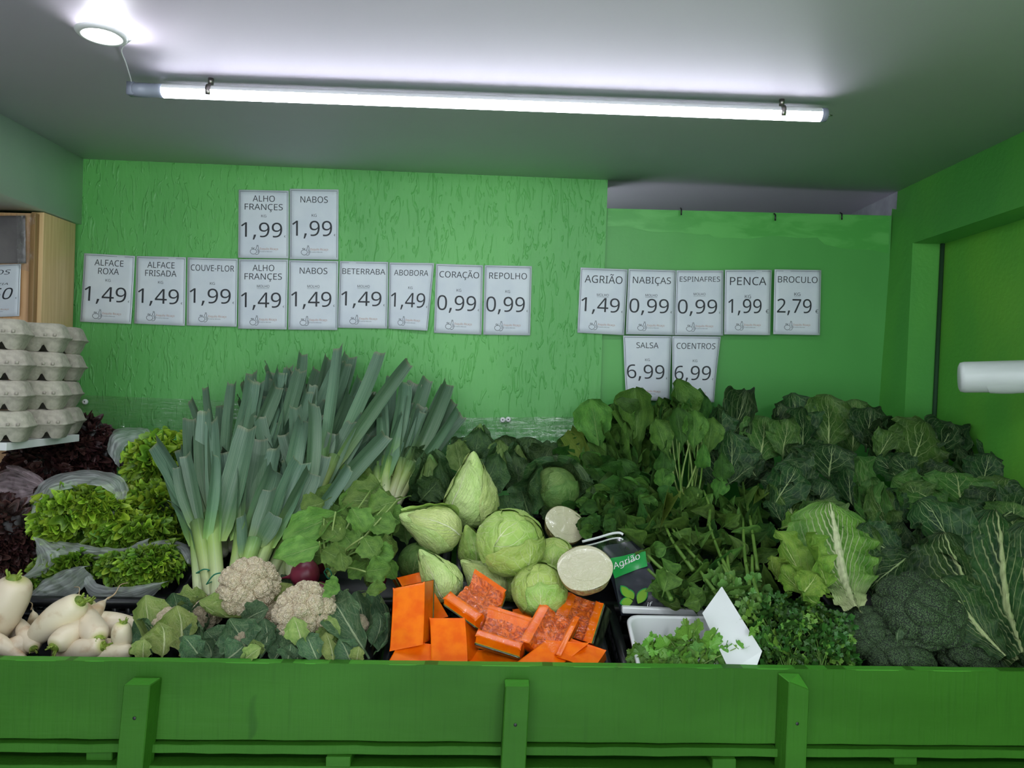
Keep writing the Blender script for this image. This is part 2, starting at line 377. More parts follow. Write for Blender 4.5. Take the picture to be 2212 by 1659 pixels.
    MT['pencadark'] = leafmat('dark_ribbed_leaf', sr(34, 62, 34), sr(54, 88, 42), sr(178, 192, 134), rib=.16, nlat=5, slant=1.1, latw=.15, net=.10, netsc=12, bump=.9, dist=.035)
    MT['greens'] = leafmat('turnip_green_leaf', sr(62, 106, 38), sr(92, 138, 54), sr(128, 164, 88), vary=.28, rib=.035, nlat=8, slant=.6, latw=.05, net=.25, netsc=18, bump=.7)
    MT['greensdark'] = leafmat('dark_turnip_green_leaf', sr(46, 86, 32), sr(68, 112, 44), sr(104, 142, 74), rib=.035, nlat=8, slant=.6, latw=.05, net=.2, netsc=18, bump=.7)
    MT['greenslight'] = leafmat('yellowing_green_leaf', sr(96, 128, 44), sr(120, 146, 60), sr(148, 168, 88), rib=.035, nlat=8, slant=.6, latw=.05, net=.2, netsc=18, bump=.7)
    MT['beetleaf'] = leafmat('beet_top_leaf', sr(86, 126, 52), sr(116, 154, 68), sr(164, 188, 116), vary=.28, rib=.03, nlat=7, slant=.6, latw=.05, net=.18, netsc=14, bump=.6)
    MT['spinach'] = leafmat('spinach_leaf', sr(68, 102, 40), sr(100, 138, 58), sr(128, 158, 86), rib=.03, nlat=5, slant=.5, latw=.04, net=.12, netsc=14, bump=.5, vary=.3)
    def frl(nm, base, mid, rim, vary):
        g = G(nm); t = g.n('ShaderNodeTexCoord'); sp = g.n('ShaderNodeSeparateXYZ'); g.lk(t.outputs['UV'], sp.inputs[0])
        c = g.mix(g.mr(sp.outputs[1], .35, .8), base, mid); c = g.mix(g.mr(sp.outputs[1], .82, 1.0), c, rim); c = g.vary(c, vary)
        g.col(c); g.rough(.42); g.bump(g.noise(t.outputs['UV'], 16, 3), .5, .004); g.translucent(.15, c); return g.m
    MT['lettuce'] = frl('frilled_lettuce', sr(58, 90, 14), sr(112, 150, 26), sr(160, 192, 56), .18)
    MT['lettuce2'] = frl('deep_green_lettuce', sr(34, 62, 12), sr(76, 114, 24), sr(118, 156, 44), .2)
    MT['redlettuce'] = frl('red_lettuce', sr(26, 20, 18), sr(44, 27, 26), sr(72, 42, 40), .3)
    MT['parsley'] = simple('parsley_leaf', sr(38, 76, 26), .5, sr(60, 104, 36), 30, vary=.3)
    MT['coriander'] = simple('coriander_leaf', sr(92, 142, 48), .5, sr(116, 160, 64), 30, vary=.22)
    MT['celery'] = simple('celery_leaf', sr(84, 128, 56), .5, sr(104, 146, 72), 30, vary=.15)
    MT['cab'] = leafmat('pale_green_cabbage', sr(150, 184, 84), sr(180, 204, 112), sr(222, 230, 176), rib=.04, nlat=7, slant=.5, latw=.07, net=.2, netsc=9, bump=.6, trans=0, vary=.06, ns=3)
    MT['pointed'] = leafmat('pointed_cabbage_leaf', sr(186, 210, 122), sr(206, 222, 146), sr(232, 238, 192), rib=.05, nlat=10, slant=.75, latw=.09, net=.15, netsc=9, bump=.8, trans=0, vary=.05, ns=3)
    MT['cabdark'] = leafmat('dark_outer_cabbage_leaf', sr(44, 72, 40), sr(64, 92, 48), sr(120, 144, 92), rib=.04, nlat=6, slant=.7, latw=.05, net=.3, netsc=12, bump=.6)
    MT['cabmid'] = leafmat('mid_green_cabbage_leaf', sr(84, 118, 56), sr(110, 140, 72), sr(150, 172, 108), rib=.04, nlat=6, slant=.7, latw=.06, net=.25, netsc=12, bump=.6)
    MT['cauleaf'] = leafmat('cauliflower_leaf', sr(74, 108, 76), sr(96, 128, 88), sr(176, 192, 150), rib=.11, nlat=6, slant=.8, latw=.07, net=.32, netsc=10, bump=.6)
    MT['cauleaflight'] = leafmat('pale_cauliflower_leaf', sr(136, 164, 84), sr(168, 186, 108), sr(204, 212, 158), rib=.12, nlat=6, slant=.8, latw=.07, net=.3, netsc=10, bump=.6)
    MT['bagdark'] = simple('dark_printed_bag', sr(44, 48, 56), .2, sr(34, 38, 44), 12, bump=.7, bs=10, bd=.01, coat=.6)
    MT['baggreen'] = simple('green_printed_band', sr(30, 148, 66), .25, bump=.3, bs=12, bd=.006, coat=.6)
    MT['bagleaf'] = simple('printed_leaf_green', sr(96, 150, 34), .3, sr(116, 164, 44), 8)
build_materials()
# ---------------------------------------------------------------- the room
CEIL = 2.134
def quads(name, qs, m, **kw):
    V = []; F = []
    for q in qs:
        n = len(V); V += [tuple(p) for p in q]; F.append(tuple(range(n, n + len(q))))
    me = mk(name, V, F, smooth=False)
    return part(name, me, m, kind='structure', **kw)
def wy(x): return WALLY + SL * x
XL, XR, XM = -1.294, 1.187, 0.293
rx = lambda Y, z, lean=.05, o=0: (XR + .021 * (2.37 - Y) + (z - CEIL) * lean + o, Y, z)
V, F, U = box((-1.75, -1.4, CEIL), (1.75, 3.0, CEIL + .1)); part('ceiling', mk('ceiling', V, F, smooth=False), MT['ceiling'], kind='structure')
V, F, U = box((-1.75, -1.4, -.1), (1.75, 3.0, 0)); part('floor', mk('floor', V, F, smooth=False), MT['floor'], kind='structure')
# back wall: rough plaster on the left, a smooth board fixed a little behind it on the right
xm0, xm1 = wall(1313, 388).x, wall(1297, 840).x
f = lambda x, z, o=0: (x, wy(x) + o, z)
quads('wall_back', [(f(-1.75, 0), f(xm1 - .01, 0), f(xm1, 1.4), f(xm0, CEIL), f(-1.75, CEIL)),
                    (f(xm1 - .01, 0), f(xm1 - .01, 0, .10), f(xm1, 1.4, .10), f(xm1, 1.4)), (f(xm1, 1.4), f(xm1, 1.4, .10), f(xm0, CEIL, .10), f(xm0, CEIL)),
                    (f(-1.75, CEIL, .1), f(xm0, CEIL, .1), f(xm1 - .01, 0, .1), f(-1.75, 0, .1))], MT['plaster'])
bt0, bt1 = 2.050, 2.062
bo = thing('wall_board', 'smooth green painted board closing the right part of the back wall', 'board', (0.7, 2.4, 0))
V = []
for o in (.016, .034):
    V += [f(xm1 - .06, .3, o), f(1.145, .3, o), f(1.178, bt1, o), f(xm0 - .06, bt0, o)]
part('panel', mk('board', V, [(0, 1, 2, 3), (7, 6, 5, 4), (3, 2, 6, 7), (1, 5, 6, 2), (0, 3, 7, 4), (0, 4, 5, 1)], smooth=False), MT['board'], bo)
n = 40; xs = np.linspace(xm0 + .004, 1.17, n); r = random.Random(3)
V = [f(x, bt0 + (bt1 - bt0) * (x - xm0) / .9 - .001, .0150) for x in xs] + [f(x, bt0 - .058 - .018 * (x > .62) + .010 * math.sin(x * 9) + .003 * math.sin(x * 41) - .02 * (x > .95), .0150) for x in xs]
part('repainted_strip', mk('strip', V, [(i, i + 1, n + i + 1, n + i) for i in range(n - 1)], smooth=False), MT['strip'], bo, label='lighter repainted strip along the top of the board')
for (a, b) in ((1470, 458), (1672, 470), (1815, 468)):
    p = wall(a, b, -.008)
    V, F, U = tube([p + Vector((0, 0, .012)), p + Vector((0, -.012, .006)), p + Vector((0, -.012, -.012))], .0025, 6)
    part('hook', mk('hook', V, F), MT['blackplastic'], bo)
quads('wall_niche', [((-.1, 3.0, .3), (1.7, 3.0, .3), (1.7, 3.0, CEIL), (-.1, 3.0, CEIL)), ((XR - .05, 2.45, .3), (XR - .03, 3.0, .3), (XR - .01, 3.0, CEIL), (XR - .002, 2.40, CEIL))], MT['greywall'])
Z0 = 1.954; Y1 = 2.30; RO = .092
y0 = -1.4
zz_ = np.linspace(0, CEIL, 12)
strip_q = [(rx(2.43, zz_[i], .05), rx(Y1, zz_[i], .02), rx(Y1, zz_[i + 1], .02), rx(2.43, zz_[i + 1], .05)) for i in range(11)]
quads('wall_right', strip_q + [(rx(Y1, Z0, .02), rx(y0, Z0, .02), rx(y0, CEIL, .02), rx(Y1, CEIL, .02)),
    (rx(Y1, Z0, .02), rx(Y1, Z0, .02, RO), rx(y0, Z0, .02, RO), rx(y0, Z0, .02)),
    (rx(Y1, 0, .02), rx(Y1, 0, .02, RO), rx(Y1, Z0, .02, RO), rx(Y1, Z0, .02))], MT['side2'])
quads('wall_right_recess', [(rx(Y1 + .02, 0, .02, RO), rx(y0, 0, .02, RO), rx(y0, CEIL, .02, RO), rx(Y1 + .02, CEIL, .02, RO))], MT['side'])
V, F, U = tube([rx(Y1 - .006, .4, .02, RO - .006), rx(Y1 - .006, Z0, .02, RO - .006)], .006, 6)
part('trim_1', mk('trim', V, F), simple('dark_gap', sr(22, 60, 30), .8), kind='structure')
# left: white lintel over a cabinet opening
V, F, U = box((XL - .16, -1.4, 1.939), (XL, 2.30, CEIL + .02)); V = V + 0
V[:, 0] += .021 * (2.29 - V[:, 1])
V[:, 1] += 0
part('wall_left', mk('wall_left', V, F, smooth=False), MT['whitewall'], kind='structure')
V, F, U = box((-1.80, -1.4, 0), (-1.75, 3.0, CEIL)); part('wall_left_far', mk('wall_far', V, F, smooth=False), MT['greywall'], kind='structure')
cb = thing('wooden_cabinet', 'beech coloured wooden cabinet end standing under the white lintel at far left', 'cabinet', (-1.5, 2.15, 0))
V, F, U = box((-1.335, 2.118, .3), (-1.300, 2.272, 1.936)); bevel(part('side_panel', mk('side_panel', V, F, smooth=False), MT['beech2'], cb), .001)
V, F, U = box((-1.74, 2.115, .3), (-1.322, 2.135, 1.932)); bevel(part('front_panel', mk('front_panel', V, F, smooth=False), MT['beech'], cb), .001)
V, F, U = box((-1.326, 2.100, .3), (-1.312, 2.118, 1.930)); bevel(part('edge_strip', mk('edge_strip', V, F, smooth=False), MT['beechedge'], cb, label='darker brown edge strip'), .001)

# ---------------------------------------------------------------- lamps
tl, tr = at(290, 191, 1.640), at(1786, 247, 1.675)
tl.z = tr.z = CEIL - .030
ax = (tr - tl).normalized()
lt = thing('tube_light', 'long glowing white tube lamp clipped under the ceiling', 'lamp', (tl + tr) / 2)
def ringtube(a, b, r, n=24): return tube([a, a.lerp(b, .5), b], r, n)
def arc(a0, a1, r, n, p, q, th=0):          # open shell round the lamp axis
    V = []
    for s in (p, p.lerp(q, .5), q):
        for k in range(n): t = a0 + (a1 - a0) * k / (n - 1); V.append(tuple(s + Vector((0, r * math.cos(t), r * math.sin(t)))))
    return V, gridfaces(n, 3)
V, F = arc(math.radians(-188), math.radians(8), .0145, 24, tl + ax * .062, tr - ax * .014); part('glowing_diffuser', mk('tube', V, F), MT['tube'], lt)
V, F = arc(math.radians(6), math.radians(174), .0147, 18, tl + ax * .062, tr - ax * .014); part('aluminium_back', mk('back', V, F), MT['whiteplastic'], lt)
V, F, U = tube([tl, tl + ax * .002, tl + ax * .03, tl + ax * .0302, tl + ax * .062], [.013, .0148, .0148, .0142, .0142], 24); part('end_cap', mk('cap', V, F), MT['greycap'], lt)
V, F, U = tube([tr - ax * .014, tr - ax * .002, tr], [.0148, .0148, .012], 24); part('end_cap', mk('cap', V, F), MT['greycap'], lt)
V, F, U = box((-.012, -.01, -.012), (.004, .01, .014)); part('plug', mk('plug', V, F, smooth=False), MT['greycap'], lt, Matrix.Translation(tl))
V, F, U = tube([tr, tr + ax * .012], .0016, 6); part('pin', mk('pin', V, F), MT['metal'], lt)
for q in (452, 1686):
    p = tl + ax * ((q - 290) / 1496 * (tr - tl).length)
    pts = [p + Vector((0, .0165 * math.cos(a), .0165 * math.sin(a))) for a in np.linspace(-.6, PI + .6, 16)]
    V = []; 
    for k in pts: V += [k - ax * .005, k + ax * .005]
    F = [(2 * i, 2 * i + 1, 2 * i + 3, 2 * i + 2) for i in range(15)]
    o = part('spring_clip', mk('clip', V, F), MT['metal'], lt); m = o.modifiers.new('s', 'SOLIDIFY'); m.thickness = .0012
    V, F, U = lathe([(0, 0), (.006, 0), (.006, .012), (0, .012)], 12); part('screw', mk('screw', V, F), MT['metal'], lt, Matrix.Translation((p.x, p.y, CEIL - .012)))
dc = at(220, 80, 1.44); dc.z = CEIL
dl = thing('recessed_spotlight', 'small round glowing spotlight set in the ceiling at upper left', 'lamp', dc)
V, F, U = lathe([(0, -.003), (.028, -.003), (.030, 0)], 32); part('glowing_disc', mk('disc', V, F), MT['spot'], dl, Matrix.Translation(dc))
V, F, U = lathe([(.030, 0), (.031, -.006), (.040, -.007), (.045, -.003), (.046, 0)], 32); part('ring', mk('ring', V, F), MT['whiteplastic'], dl, Matrix.Translation(dc))
wp = [Vector((dc.x + .045, dc.y + .02, CEIL - .002))] + [Vector((*at(a, b, Y).xy, CEIL - .003)) for a, b, Y in ((262, 120, 1.50), (272, 150, 1.57))] + [tl + Vector((-.004, 0, .012))]
V, F, U = tube(curve(wp, 16), .0014, 6); tag(part('lamp_wire', mk('wire', V, F), MT['whiteplastic']), 'thin white wire running from the round spotlight to the tube lamp', 'wire')

# ---------------------------------------------------------------- price notices
_tc = {}
try:                                             # the sans face that ships with Blender; its default face otherwise
    import os
    FONT = bpy.data.fonts.load(os.path.join(bpy.utils.system_resource('DATAFILES'), 'fonts', 'NotoSansHebrew-Regular.woff2'))
except Exception:
    FONT = None
def textmesh(s, shear=0.0):
    if (s, shear) not in _tc:
        cu = bpy.data.curves.new('t', 'FONT'); cu.body = s; cu.resolution_u = 3; cu.shear = shear
        if FONT: cu.font = FONT
        o = bpy.data.objects.new('t', cu); C.objects.link(o)
        me = bpy.data.meshes.new_from_object(o.evaluated_get(bpy.context.evaluated_depsgraph_get()))
        V = np.array([tuple(v.co) for v in me.vertices]); F = [tuple(p.vertices) for p in me.polygons]
        bpy.data.objects.remove(o); bpy.data.curves.remove(cu); bpy.data.meshes.remove(me)
        _tc[(s, shear)] = (V, F)
    return _tc[(s, shear)]
_H = textmesh('H')[0]; CAP = _H[:, 1].max() - _H[:, 1].min()
def placed(s, cx, base, cap, w, shear=0.0):     # -> sheet coordinates (s,t)
    V, F = textmesh(s, shear); x = V[:, 0]; x = (x - x.min()) / max(x.max() - x.min(), 1e-6) - .5
    return np.stack([cx + x * w, base - V[:, 1] / CAP * cap], 1), F
def ribbon(pts, w, asp):                         # outline drawn as a thin band in sheet coordinates
    P_ = np.array(pts, float); P_[:, 0] *= asp; T = np.gradient(P_, axis=0); T /= np.linalg.norm(T, axis=1)[:, None] + 1e-9
    Nn = np.stack([-T[:, 1], T[:, 0]], 1) * w; A = P_ + Nn; B = P_ - Nn; V = np.empty((len(P_) * 2, 2)); V[0::2] = A; V[1::2] = B; V[:, 0] /= asp
    return V, [(2 * i, 2 * i + 1, 2 * i + 3, 2 * i + 2) for i in range(len(P_) - 1)]
ASP = 148 / 210
def emblem(cx, cy, k):                           # outlined apple with a leaf in front of a pear
    out = []
    a = np.linspace(0, 2 * PI, 26)
    X = lambda u, v: (cx + u * k / ASP, cy - v * k)
    out.append([X(math.cos(t) * 1.0 * (1 + .06 * math.cos(2 * t)), math.sin(t) * .92 - .12 * max(0, math.sin(t)) ** 6) for t in a])
    out.append([X(-.7, 1.2), X(-.3, 1.45), X(0, 1.15), X(-.4, 1.0), X(-.7, 1.2)]); out.append([X(.05, .85), X(.1, 1.2), X(.35, 1.4)])
    out.append([X(u, v) for u, v in ((.75, .75), (.95, 1.15), (1.0, 1.6), (1.2, 1.95), (1.5, 1.95), (1.65, 1.55), (1.6, 1.1), (1.9, .5), (1.95, -.2), (1.6, -.85), (1.1, -1.0), (.7, -.95))])
    out.append([X(u, v) for u, v in ((1.25, .9), (1.6, .3), (1.5, -.4))])
    out.append([X(u, v) for u, v in ((1.0, 2.1), (1.3, 2.3), (1.65, 2.1))])
    Vs = []; Fs = []; n = 0
    for q in out:
        V, F = ribbon(q, .0030, ASP); Vs.append(V); Fs += [tuple(i + n for i in f_) for f_ in F]; n += len(V)
    return np.concatenate(Vs), Fs
def notice(title, unit, price, quad, label, ul=True, cap=.088, base=None, widths=(), curl=(.002, .002), off=.0035, plane=None, big=False, shear=0.0, pw=.82, seed=0, group='price notices taped to the green wall'):
    pl = plane or wall
    c = [pl(*q, off) for q in quad]             # TL TR BL BR
    r = random.Random(sum(map(ord, title[0])) % 97 + seed); ph = r.random() * 6
    nn = (c[1] - c[0]).cross(c[2] - c[0]).normalized()
    if nn.y > 0: nn = -nn
    def f(s, t, e=0.0):
        p = (c[0] * (1 - s) + c[1] * s) * (1 - t) + (c[2] * (1 - s) + c[3] * s) * t
        return p + nn * (curl[0] * t ** 3 * (1 - s) + curl[1] * t ** 3 * s + .0006 * math.sin(5 * s + ph + 3 * t) + .0007 + e)
    root = thing('price_notice', label, 'sign', c[0].lerp(c[3], .5), group)
    nu, nv = 10, 12
    V = [f(i / (nu - 1), j / (nv - 1)) for j in range(nv) for i in range(nu)]
    o = part('sheet', mk('sheet', [tuple(v) for v in V], gridfaces(nu, nv)), MT['paper'], root); m = o.modifiers.new('s', 'SOLIDIFY'); m.thickness = .0003
    def ink(nm, T, m, e=.0006):
        Vt, Ft = T; part(nm, mk(nm, [tuple(f(s, t, e)) for s, t in Vt], Ft, smooth=False), m, root)
    n = 0; fr = []; fv = []
    for q in ([(.03, .97), (.03, .5), (.03, .024)], [(.03, .024), (.5, .024), (.97, .024)], [(.97, .024), (.97, .5), (.97, .97)]):
        V, F = ribbon(q, .0025, ASP); fv.append(V); fr += [tuple(i + n for i in g_) for g_ in F]; n += len(V)
    ink('printed_border', (np.concatenate(fv), fr), MT['inkthin'])
    bases = base or ((.192,) if len(title) == 1 else (.168, .290))
    for i, t in enumerate(title): ink('title_lettering', placed(t, .5, bases[i], cap, widths[i], shear), MT['ink'])
    ub = bases[-1] + (.13 if len(title) > 1 else .20)
    if len(title) > 1: ub = .398 if unit == 'KG' else .405
    ub = max(ub, .385) if not big else ub
    uw = {'KG': .10, 'MOLHO': .25, '1 DUZIA': .4}[unit] * (1.3 if big or unit == '1 DUZIA' else 1)
    ink('unit_lettering', placed(unit, .5, ub, .038 * (1.25 if big else 1), uw, shear), MT['ink'])
    if ul and (unit == 'MOLHO' or big): ink('underline', ribbon([(.5 - uw / 2, ub + .014), (.5, ub + .014), (.5 + uw / 2, ub + .014)], .0016, ASP), MT['inkthin'])
    pb = .69 if len(title) == 2 else .665
    pc = .46 if not big else .44
    ink('price_lettering', placed(price, pc, pb, .213, pw, shear), MT['ink'])
    ink('euro_sign', placed('€', .925, pb, .03 if not big else .058, .032 if not big else .062), MT['ink'])
    ey = .905 if len(title) == 2 else .90
    if big: ey -= .01
    ink('fruit_emblem', emblem(.30, ey, .042), MT['ink'])
    ink('shop_lettering', placed('Esquilo Ricaço', .61, ey - .028, .030, .36), MT['inkbrown'])
    ink('shop_lettering', placed('Frutaria Morais', .55, ey + .004, .016, .25), MT['inkthin'])
    return root
L = lambda w: 'white paper notice reading ' + w
notice(['ALFACE', 'ROXA'], 'KG', '1,49', ((182, 547), (292, 553), (174, 695), (284, 700)), L('ALFACE ROXA 1,49, leftmost in the long row'), widths=(.57, .41))
notice(['ALFACE', 'FRISADA'], 'KG', '1,49', ((295, 553), (402, 556), (291, 699), (400, 704)), L('ALFACE FRISADA 1,49'), widths=(.55, .63))
notice(['COUVE-FLOR'], 'KG', '1,99', ((405.5, 556), (514, 559), (403.6, 703), (512, 706)), L('COUVE-FLOR 1,99'), widths=(.86,))
notice(['ALHO', 'FRANÇES'], 'KG', '1,99', ((516, 410), (624, 412), (515, 557), (624, 559)), L('ALHO FRANÇES KG 1,99 in the upper pair'), widths=(.44, .76))
notice(['NABOS'], 'KG', '1,99', ((626, 408), (731.5, 409.5), (626, 560), (731, 561.5)), L('NABOS KG 1,99 in the upper pair'), widths=(.56,))
notice(['ALHO', 'FRANÇES'], 'MOLHO', '1,49', ((516, 560), (622.5, 560.5), (515, 710), (620, 712)), L('ALHO FRANÇES MOLHO 1,49 in the long row'), widths=(.44, .76))
notice(['NABOS'], 'MOLHO', '1,49', ((624.4, 562), (731, 564), (623, 712), (729, 713)), L('NABOS MOLHO 1,49 in the long row'), widths=(.56,))
notice(['BETERRABA'], 'MOLHO', '1,49', ((734, 564), (839, 566), (730, 708), (837, 710)), L('BETERRABA 1,49'), widths=(.88,), cap=.083)
notice(['ABOBORA'], 'KG', '1,49', ((841, 567), (938, 568.5), (839, 710), (924, 715)), L('ABOBORA 1,49 with a curled right edge'), widths=(.78,), cap=.083, curl=(.002, .014))
notice(['CORAÇÃO'], 'KG', '0,99', ((942, 570), (1043.6, 573), (937.5, 719), (1040, 723)), L('CORAÇÃO 0,99'), widths=(.84,))
notice(['REPOLHO'], 'KG', '0,99', ((1047, 573), (1149, 575), (1044, 723), (1145, 724.5)), L('REPOLHO 0,99'), widths=(.80,))
notice(['AGRIÃO'], 'MOLHO', '1,49', ((1254, 578), (1356, 582), (1247, 718.6), (1348, 724)), L('AGRIÃO 1,49 across the edge of the rough wall'), widths=(.80,), cap=.112, base=(.225,))
notice(['NABIÇAS'], 'MOLHO', '0,99', ((1357.5, 581), (1460, 584), (1351.6, 722), (1456, 724)), L('NABIÇAS 0,99'), widths=(.80,), cap=.100, base=(.215,))
notice(['ESPINAFRES'], 'MOLHO', '0,99', ((1461, 584), (1562.7, 584), (1457, 724), (1561.6, 725)), L('ESPINAFRES 0,99'), widths=(.85,), cap=.078, base=(.175,))
notice(['PENCA'], 'KG', '1,99', ((1566, 583), (1667, 583), (1563.5, 722.5), (1663, 724)), L('PENCA 1,99'), widths=(.78,), cap=.122, base=(.235,), big=True, pw=.72)
notice(['BROCULO'], 'KG', '2,79', ((1672.8, 582), (1774, 583.6), (1669.6, 722), (1770, 724)), L('BROCULO 2,79, rightmost on the board'), widths=(.85,), cap=.095, base=(.20,), big=True, pw=.74)
notice(['SALSA'], 'KG', '6,99', ((1346, 725), (1451, 726), (1351, 862), (1445, 867)), L('SALSA 6,99, hanging below the row with a creased lower end'), widths=(.46,), curl=(.012, .004))
notice(['COENTROS'], 'KG', '6,99', ((1452, 726), (1557, 727), (1452, 868), (1539, 869)), L('COENTROS 6,99, hanging below the row with a creased right side'), widths=(.82,), curl=(.004, .016))
pan = lambda a, b, off: at(a, b, 2.112 - off)
gp = [pan(-70, 468, .002), pan(56, 466, .002), pan(-70, 570, .002), pan(58, 569, .002)]
def sheetq(c, m, name, label, cat, nu=14, nv=14, amp=.002, seed=0, thick=.0008, group=None):
    V = []
    for j in range(nv):
        for i in range(nu):
            s, t = i / (nu - 1), j / (nv - 1)
            V.append((c[0] * (1 - s) + c[1] * s) * (1 - t) + (c[2] * (1 - s) + c[3] * s) * t)
    V = np.array([tuple(v) for v in V]); V[:, 1] -= amp * (1 + vnoise(V * 12, seed, 1, 2))
    o = part(name, mk(name, V, gridfaces(nu, nv), np.array([(i / (nu - 1), j / (nv - 1)) for j in range(nv) for i in range(nu)])), m); mm = o.modifiers.new('s', 'SOLIDIFY'); mm.thickness = thick
    return tag(o, label, cat, group)
sheetq(gp, MT['greyplastic'], 'grey_plastic_sheet', 'dark grey crinkled plastic sheet taped to the beech cabinet', 'plastic sheet')
sheetq([pan(36, 462, .008), pan(79, 464, .008), pan(40, 580, .008), pan(74, 590, .008)], MT['clear'], 'clear_tape', 'clear wrinkled tape holding the grey sheet to the beech cabinet', 'tape', amp=.003)
notice(['OVOS'], '1 DUZIA', '2,60', ((-66, 574), (46, 570), (-66, 688), (43, 683)), 'white paper notice ending in VOS and 60 on the beech cabinet above the egg cartons', plane=pan, widths=(.62,), shear=.25, pw=.8, group=None)
# clear film along the wall with white screw caps
def strip(a, b, h0, h1, name, label, seed):
    c = [wall(*a, .006), wall(*b, .006), wall(a[0], a[1] + h0, .02), wall(b[0], b[1] + h1, .02)]
    return sheetq(c, MT['clear'], name, label, 'film', 30, 10, .002, seed, .0004)
strip((166, 853), (560, 868), 70, 70, 'clear_film_strip', 'clear plastic film fixed low on the green wall behind the lettuces', 1)
strip((900, 903), (1262, 900), 75, 75, 'clear_film_strip', 'clear glossy plastic film fixed on the wall above the pointed cabbages', 2)
for k, (a, b, lb) in enumerate(((185, 868, 'white screw cap on the green wall beside the egg cartons'), (1086, 907, 'left of two touching white screw caps over the pointed cabbages'), (1098, 906, 'right of two touching white screw caps over the pointed cabbages'))):
    p = wall(a, b, .014 + .0 * k)
    V, F, U = lathe([(0, 0), (.0085, 0), (.0085, .004), (.006, .008), (.0025, .0088), (.002, .006), (0, .006)], 20)
    rt = thing('screw_cap', lb, 'screw cap', p)
    part('cap', mk('cap', V, F), MT['screw'], rt, Matrix.Translation(p) @ Matrix.Rotation(PI / 2, 4, 'X'))
    V, F, U = lathe([(0, 0), (.002, 0), (.002, .0005), (0, .0007)], 8)
    part('slot', mk('slot', V, F), MT['blackplastic'], rt, Matrix.Translation(p + Vector((0, -.0065, 0))) @ Matrix.Rotation(PI / 2, 4, 'X'))
# roll of film on the right
a, b = at(2074, 815, 1.72), at(2245, 812, 1.66); b = a + (b - a) * 1.75
V, F, U = tube([a + (a - b).normalized() * .003, a, a.lerp(b, .03), a.lerp(b, .5), b], [.026, .0325, .0345, .035, .035], 32)
rl = thing('plastic_film_roll', 'white roll of plastic bags sticking out from the right green wall', 'roll', a.lerp(b, .5))
part('roll_body', mk('roll', V, F), MT['roll'], rl)
V = []
dx = (b - a).normalized()
for j in range(8):
    an = -.2 - j * .22
    for i in range(12):
        s = .10 + .02 * j + i / 11 * .85
        V.append(tuple(a.lerp(b, s) + Vector((0, -math.cos(an), math.sin(an))) * (.0365 + .002 * (j / 7) * math.sin(i))))
part('loose_end', mk('loose', V, gridfaces(12, 8)), MT['roll'], rl)

# ---------------------------------------------------------------- display stand
def fy(x, o=0): return 1.352 + SL * x + o
st = thing('produce_stand', 'long green painted wooden produce stand with upright posts across the front', 'stand', (0, 1.8, 0))
TOP = CAMZ - .4955
X0, X1 = -1.28, 1.262
def sbox(name, x0, x1, yo0, yo1, z0, z1, m, lab=None, wob=0.0, seed=0, par=st):
    n = max(2, int((x1 - x0) / .04)); r = np.random.RandomState(seed); xs = np.linspace(x0, x1, n); V = []
    w = (r.rand(n) - .5) * wob; w2 = (r.rand(n) - .5) * wob
    for i, x in enumerate(xs):
        for (yo, z, q) in ((yo0, z0, w[i]), (yo1, z0, w[i]), (yo1, z1, w2[i]), (yo0, z1, w2[i])): V.append((x, fy(x, yo), z + q))
    F = []
    for i in range(n - 1):
        for k in range(4): F.append((4 * i + k, 4 * i + (k + 1) % 4, 4 * i + 4 + (k + 1) % 4, 4 * i + 4 + k))
    F += [(3, 2, 1, 0), tuple(4 * (n - 1) + k for k in range(4))]
    o = part(name, mk(name, V, F, smooth=False), m, par, label=lab); bevel(o, .0012, 1); return o
sbox('front_board', X0, X1, 0, .022, TOP - .134, TOP, MT['greenwood'], wob=.0015, seed=1)
sbox('lit_top_edge', X0, X1, .0006, .0212, TOP - .002, TOP + .0005, MT['greentop'], 'top edge of the front board, coloured lighter as if lit from above', wob=.0004, seed=9)  # thin strip whose lighter green paints in the light from above
sbox('plank', X0, X1, -.010, .10, TOP - .134 - .0185, TOP - .134 - .0035, MT['greenwood'], wob=.002, seed=2)
for i, px in enumerate((209, 732, 1560, 1960)):
    p = onplane(px, 1640, 1.345); sbox('spacer_block', p.x - (.020 if i else .022), p.x + .022, -.018 if i in (1, 2) else .0, .12, (.834), TOP - .1530, MT['greenwood'], par=st)
sbox('plank', X0, X1, -.016, .09, .816, .834, MT['greenwood'], wob=.002, seed=4)
sbox('plank', X0, X1, .12, .24, .816, .834, MT['greenwood'], wob=.002, seed=5)
sbox('plank', X0, X1, .0, .022, .60, .80, MT['greenwood'], wob=.002, seed=6)
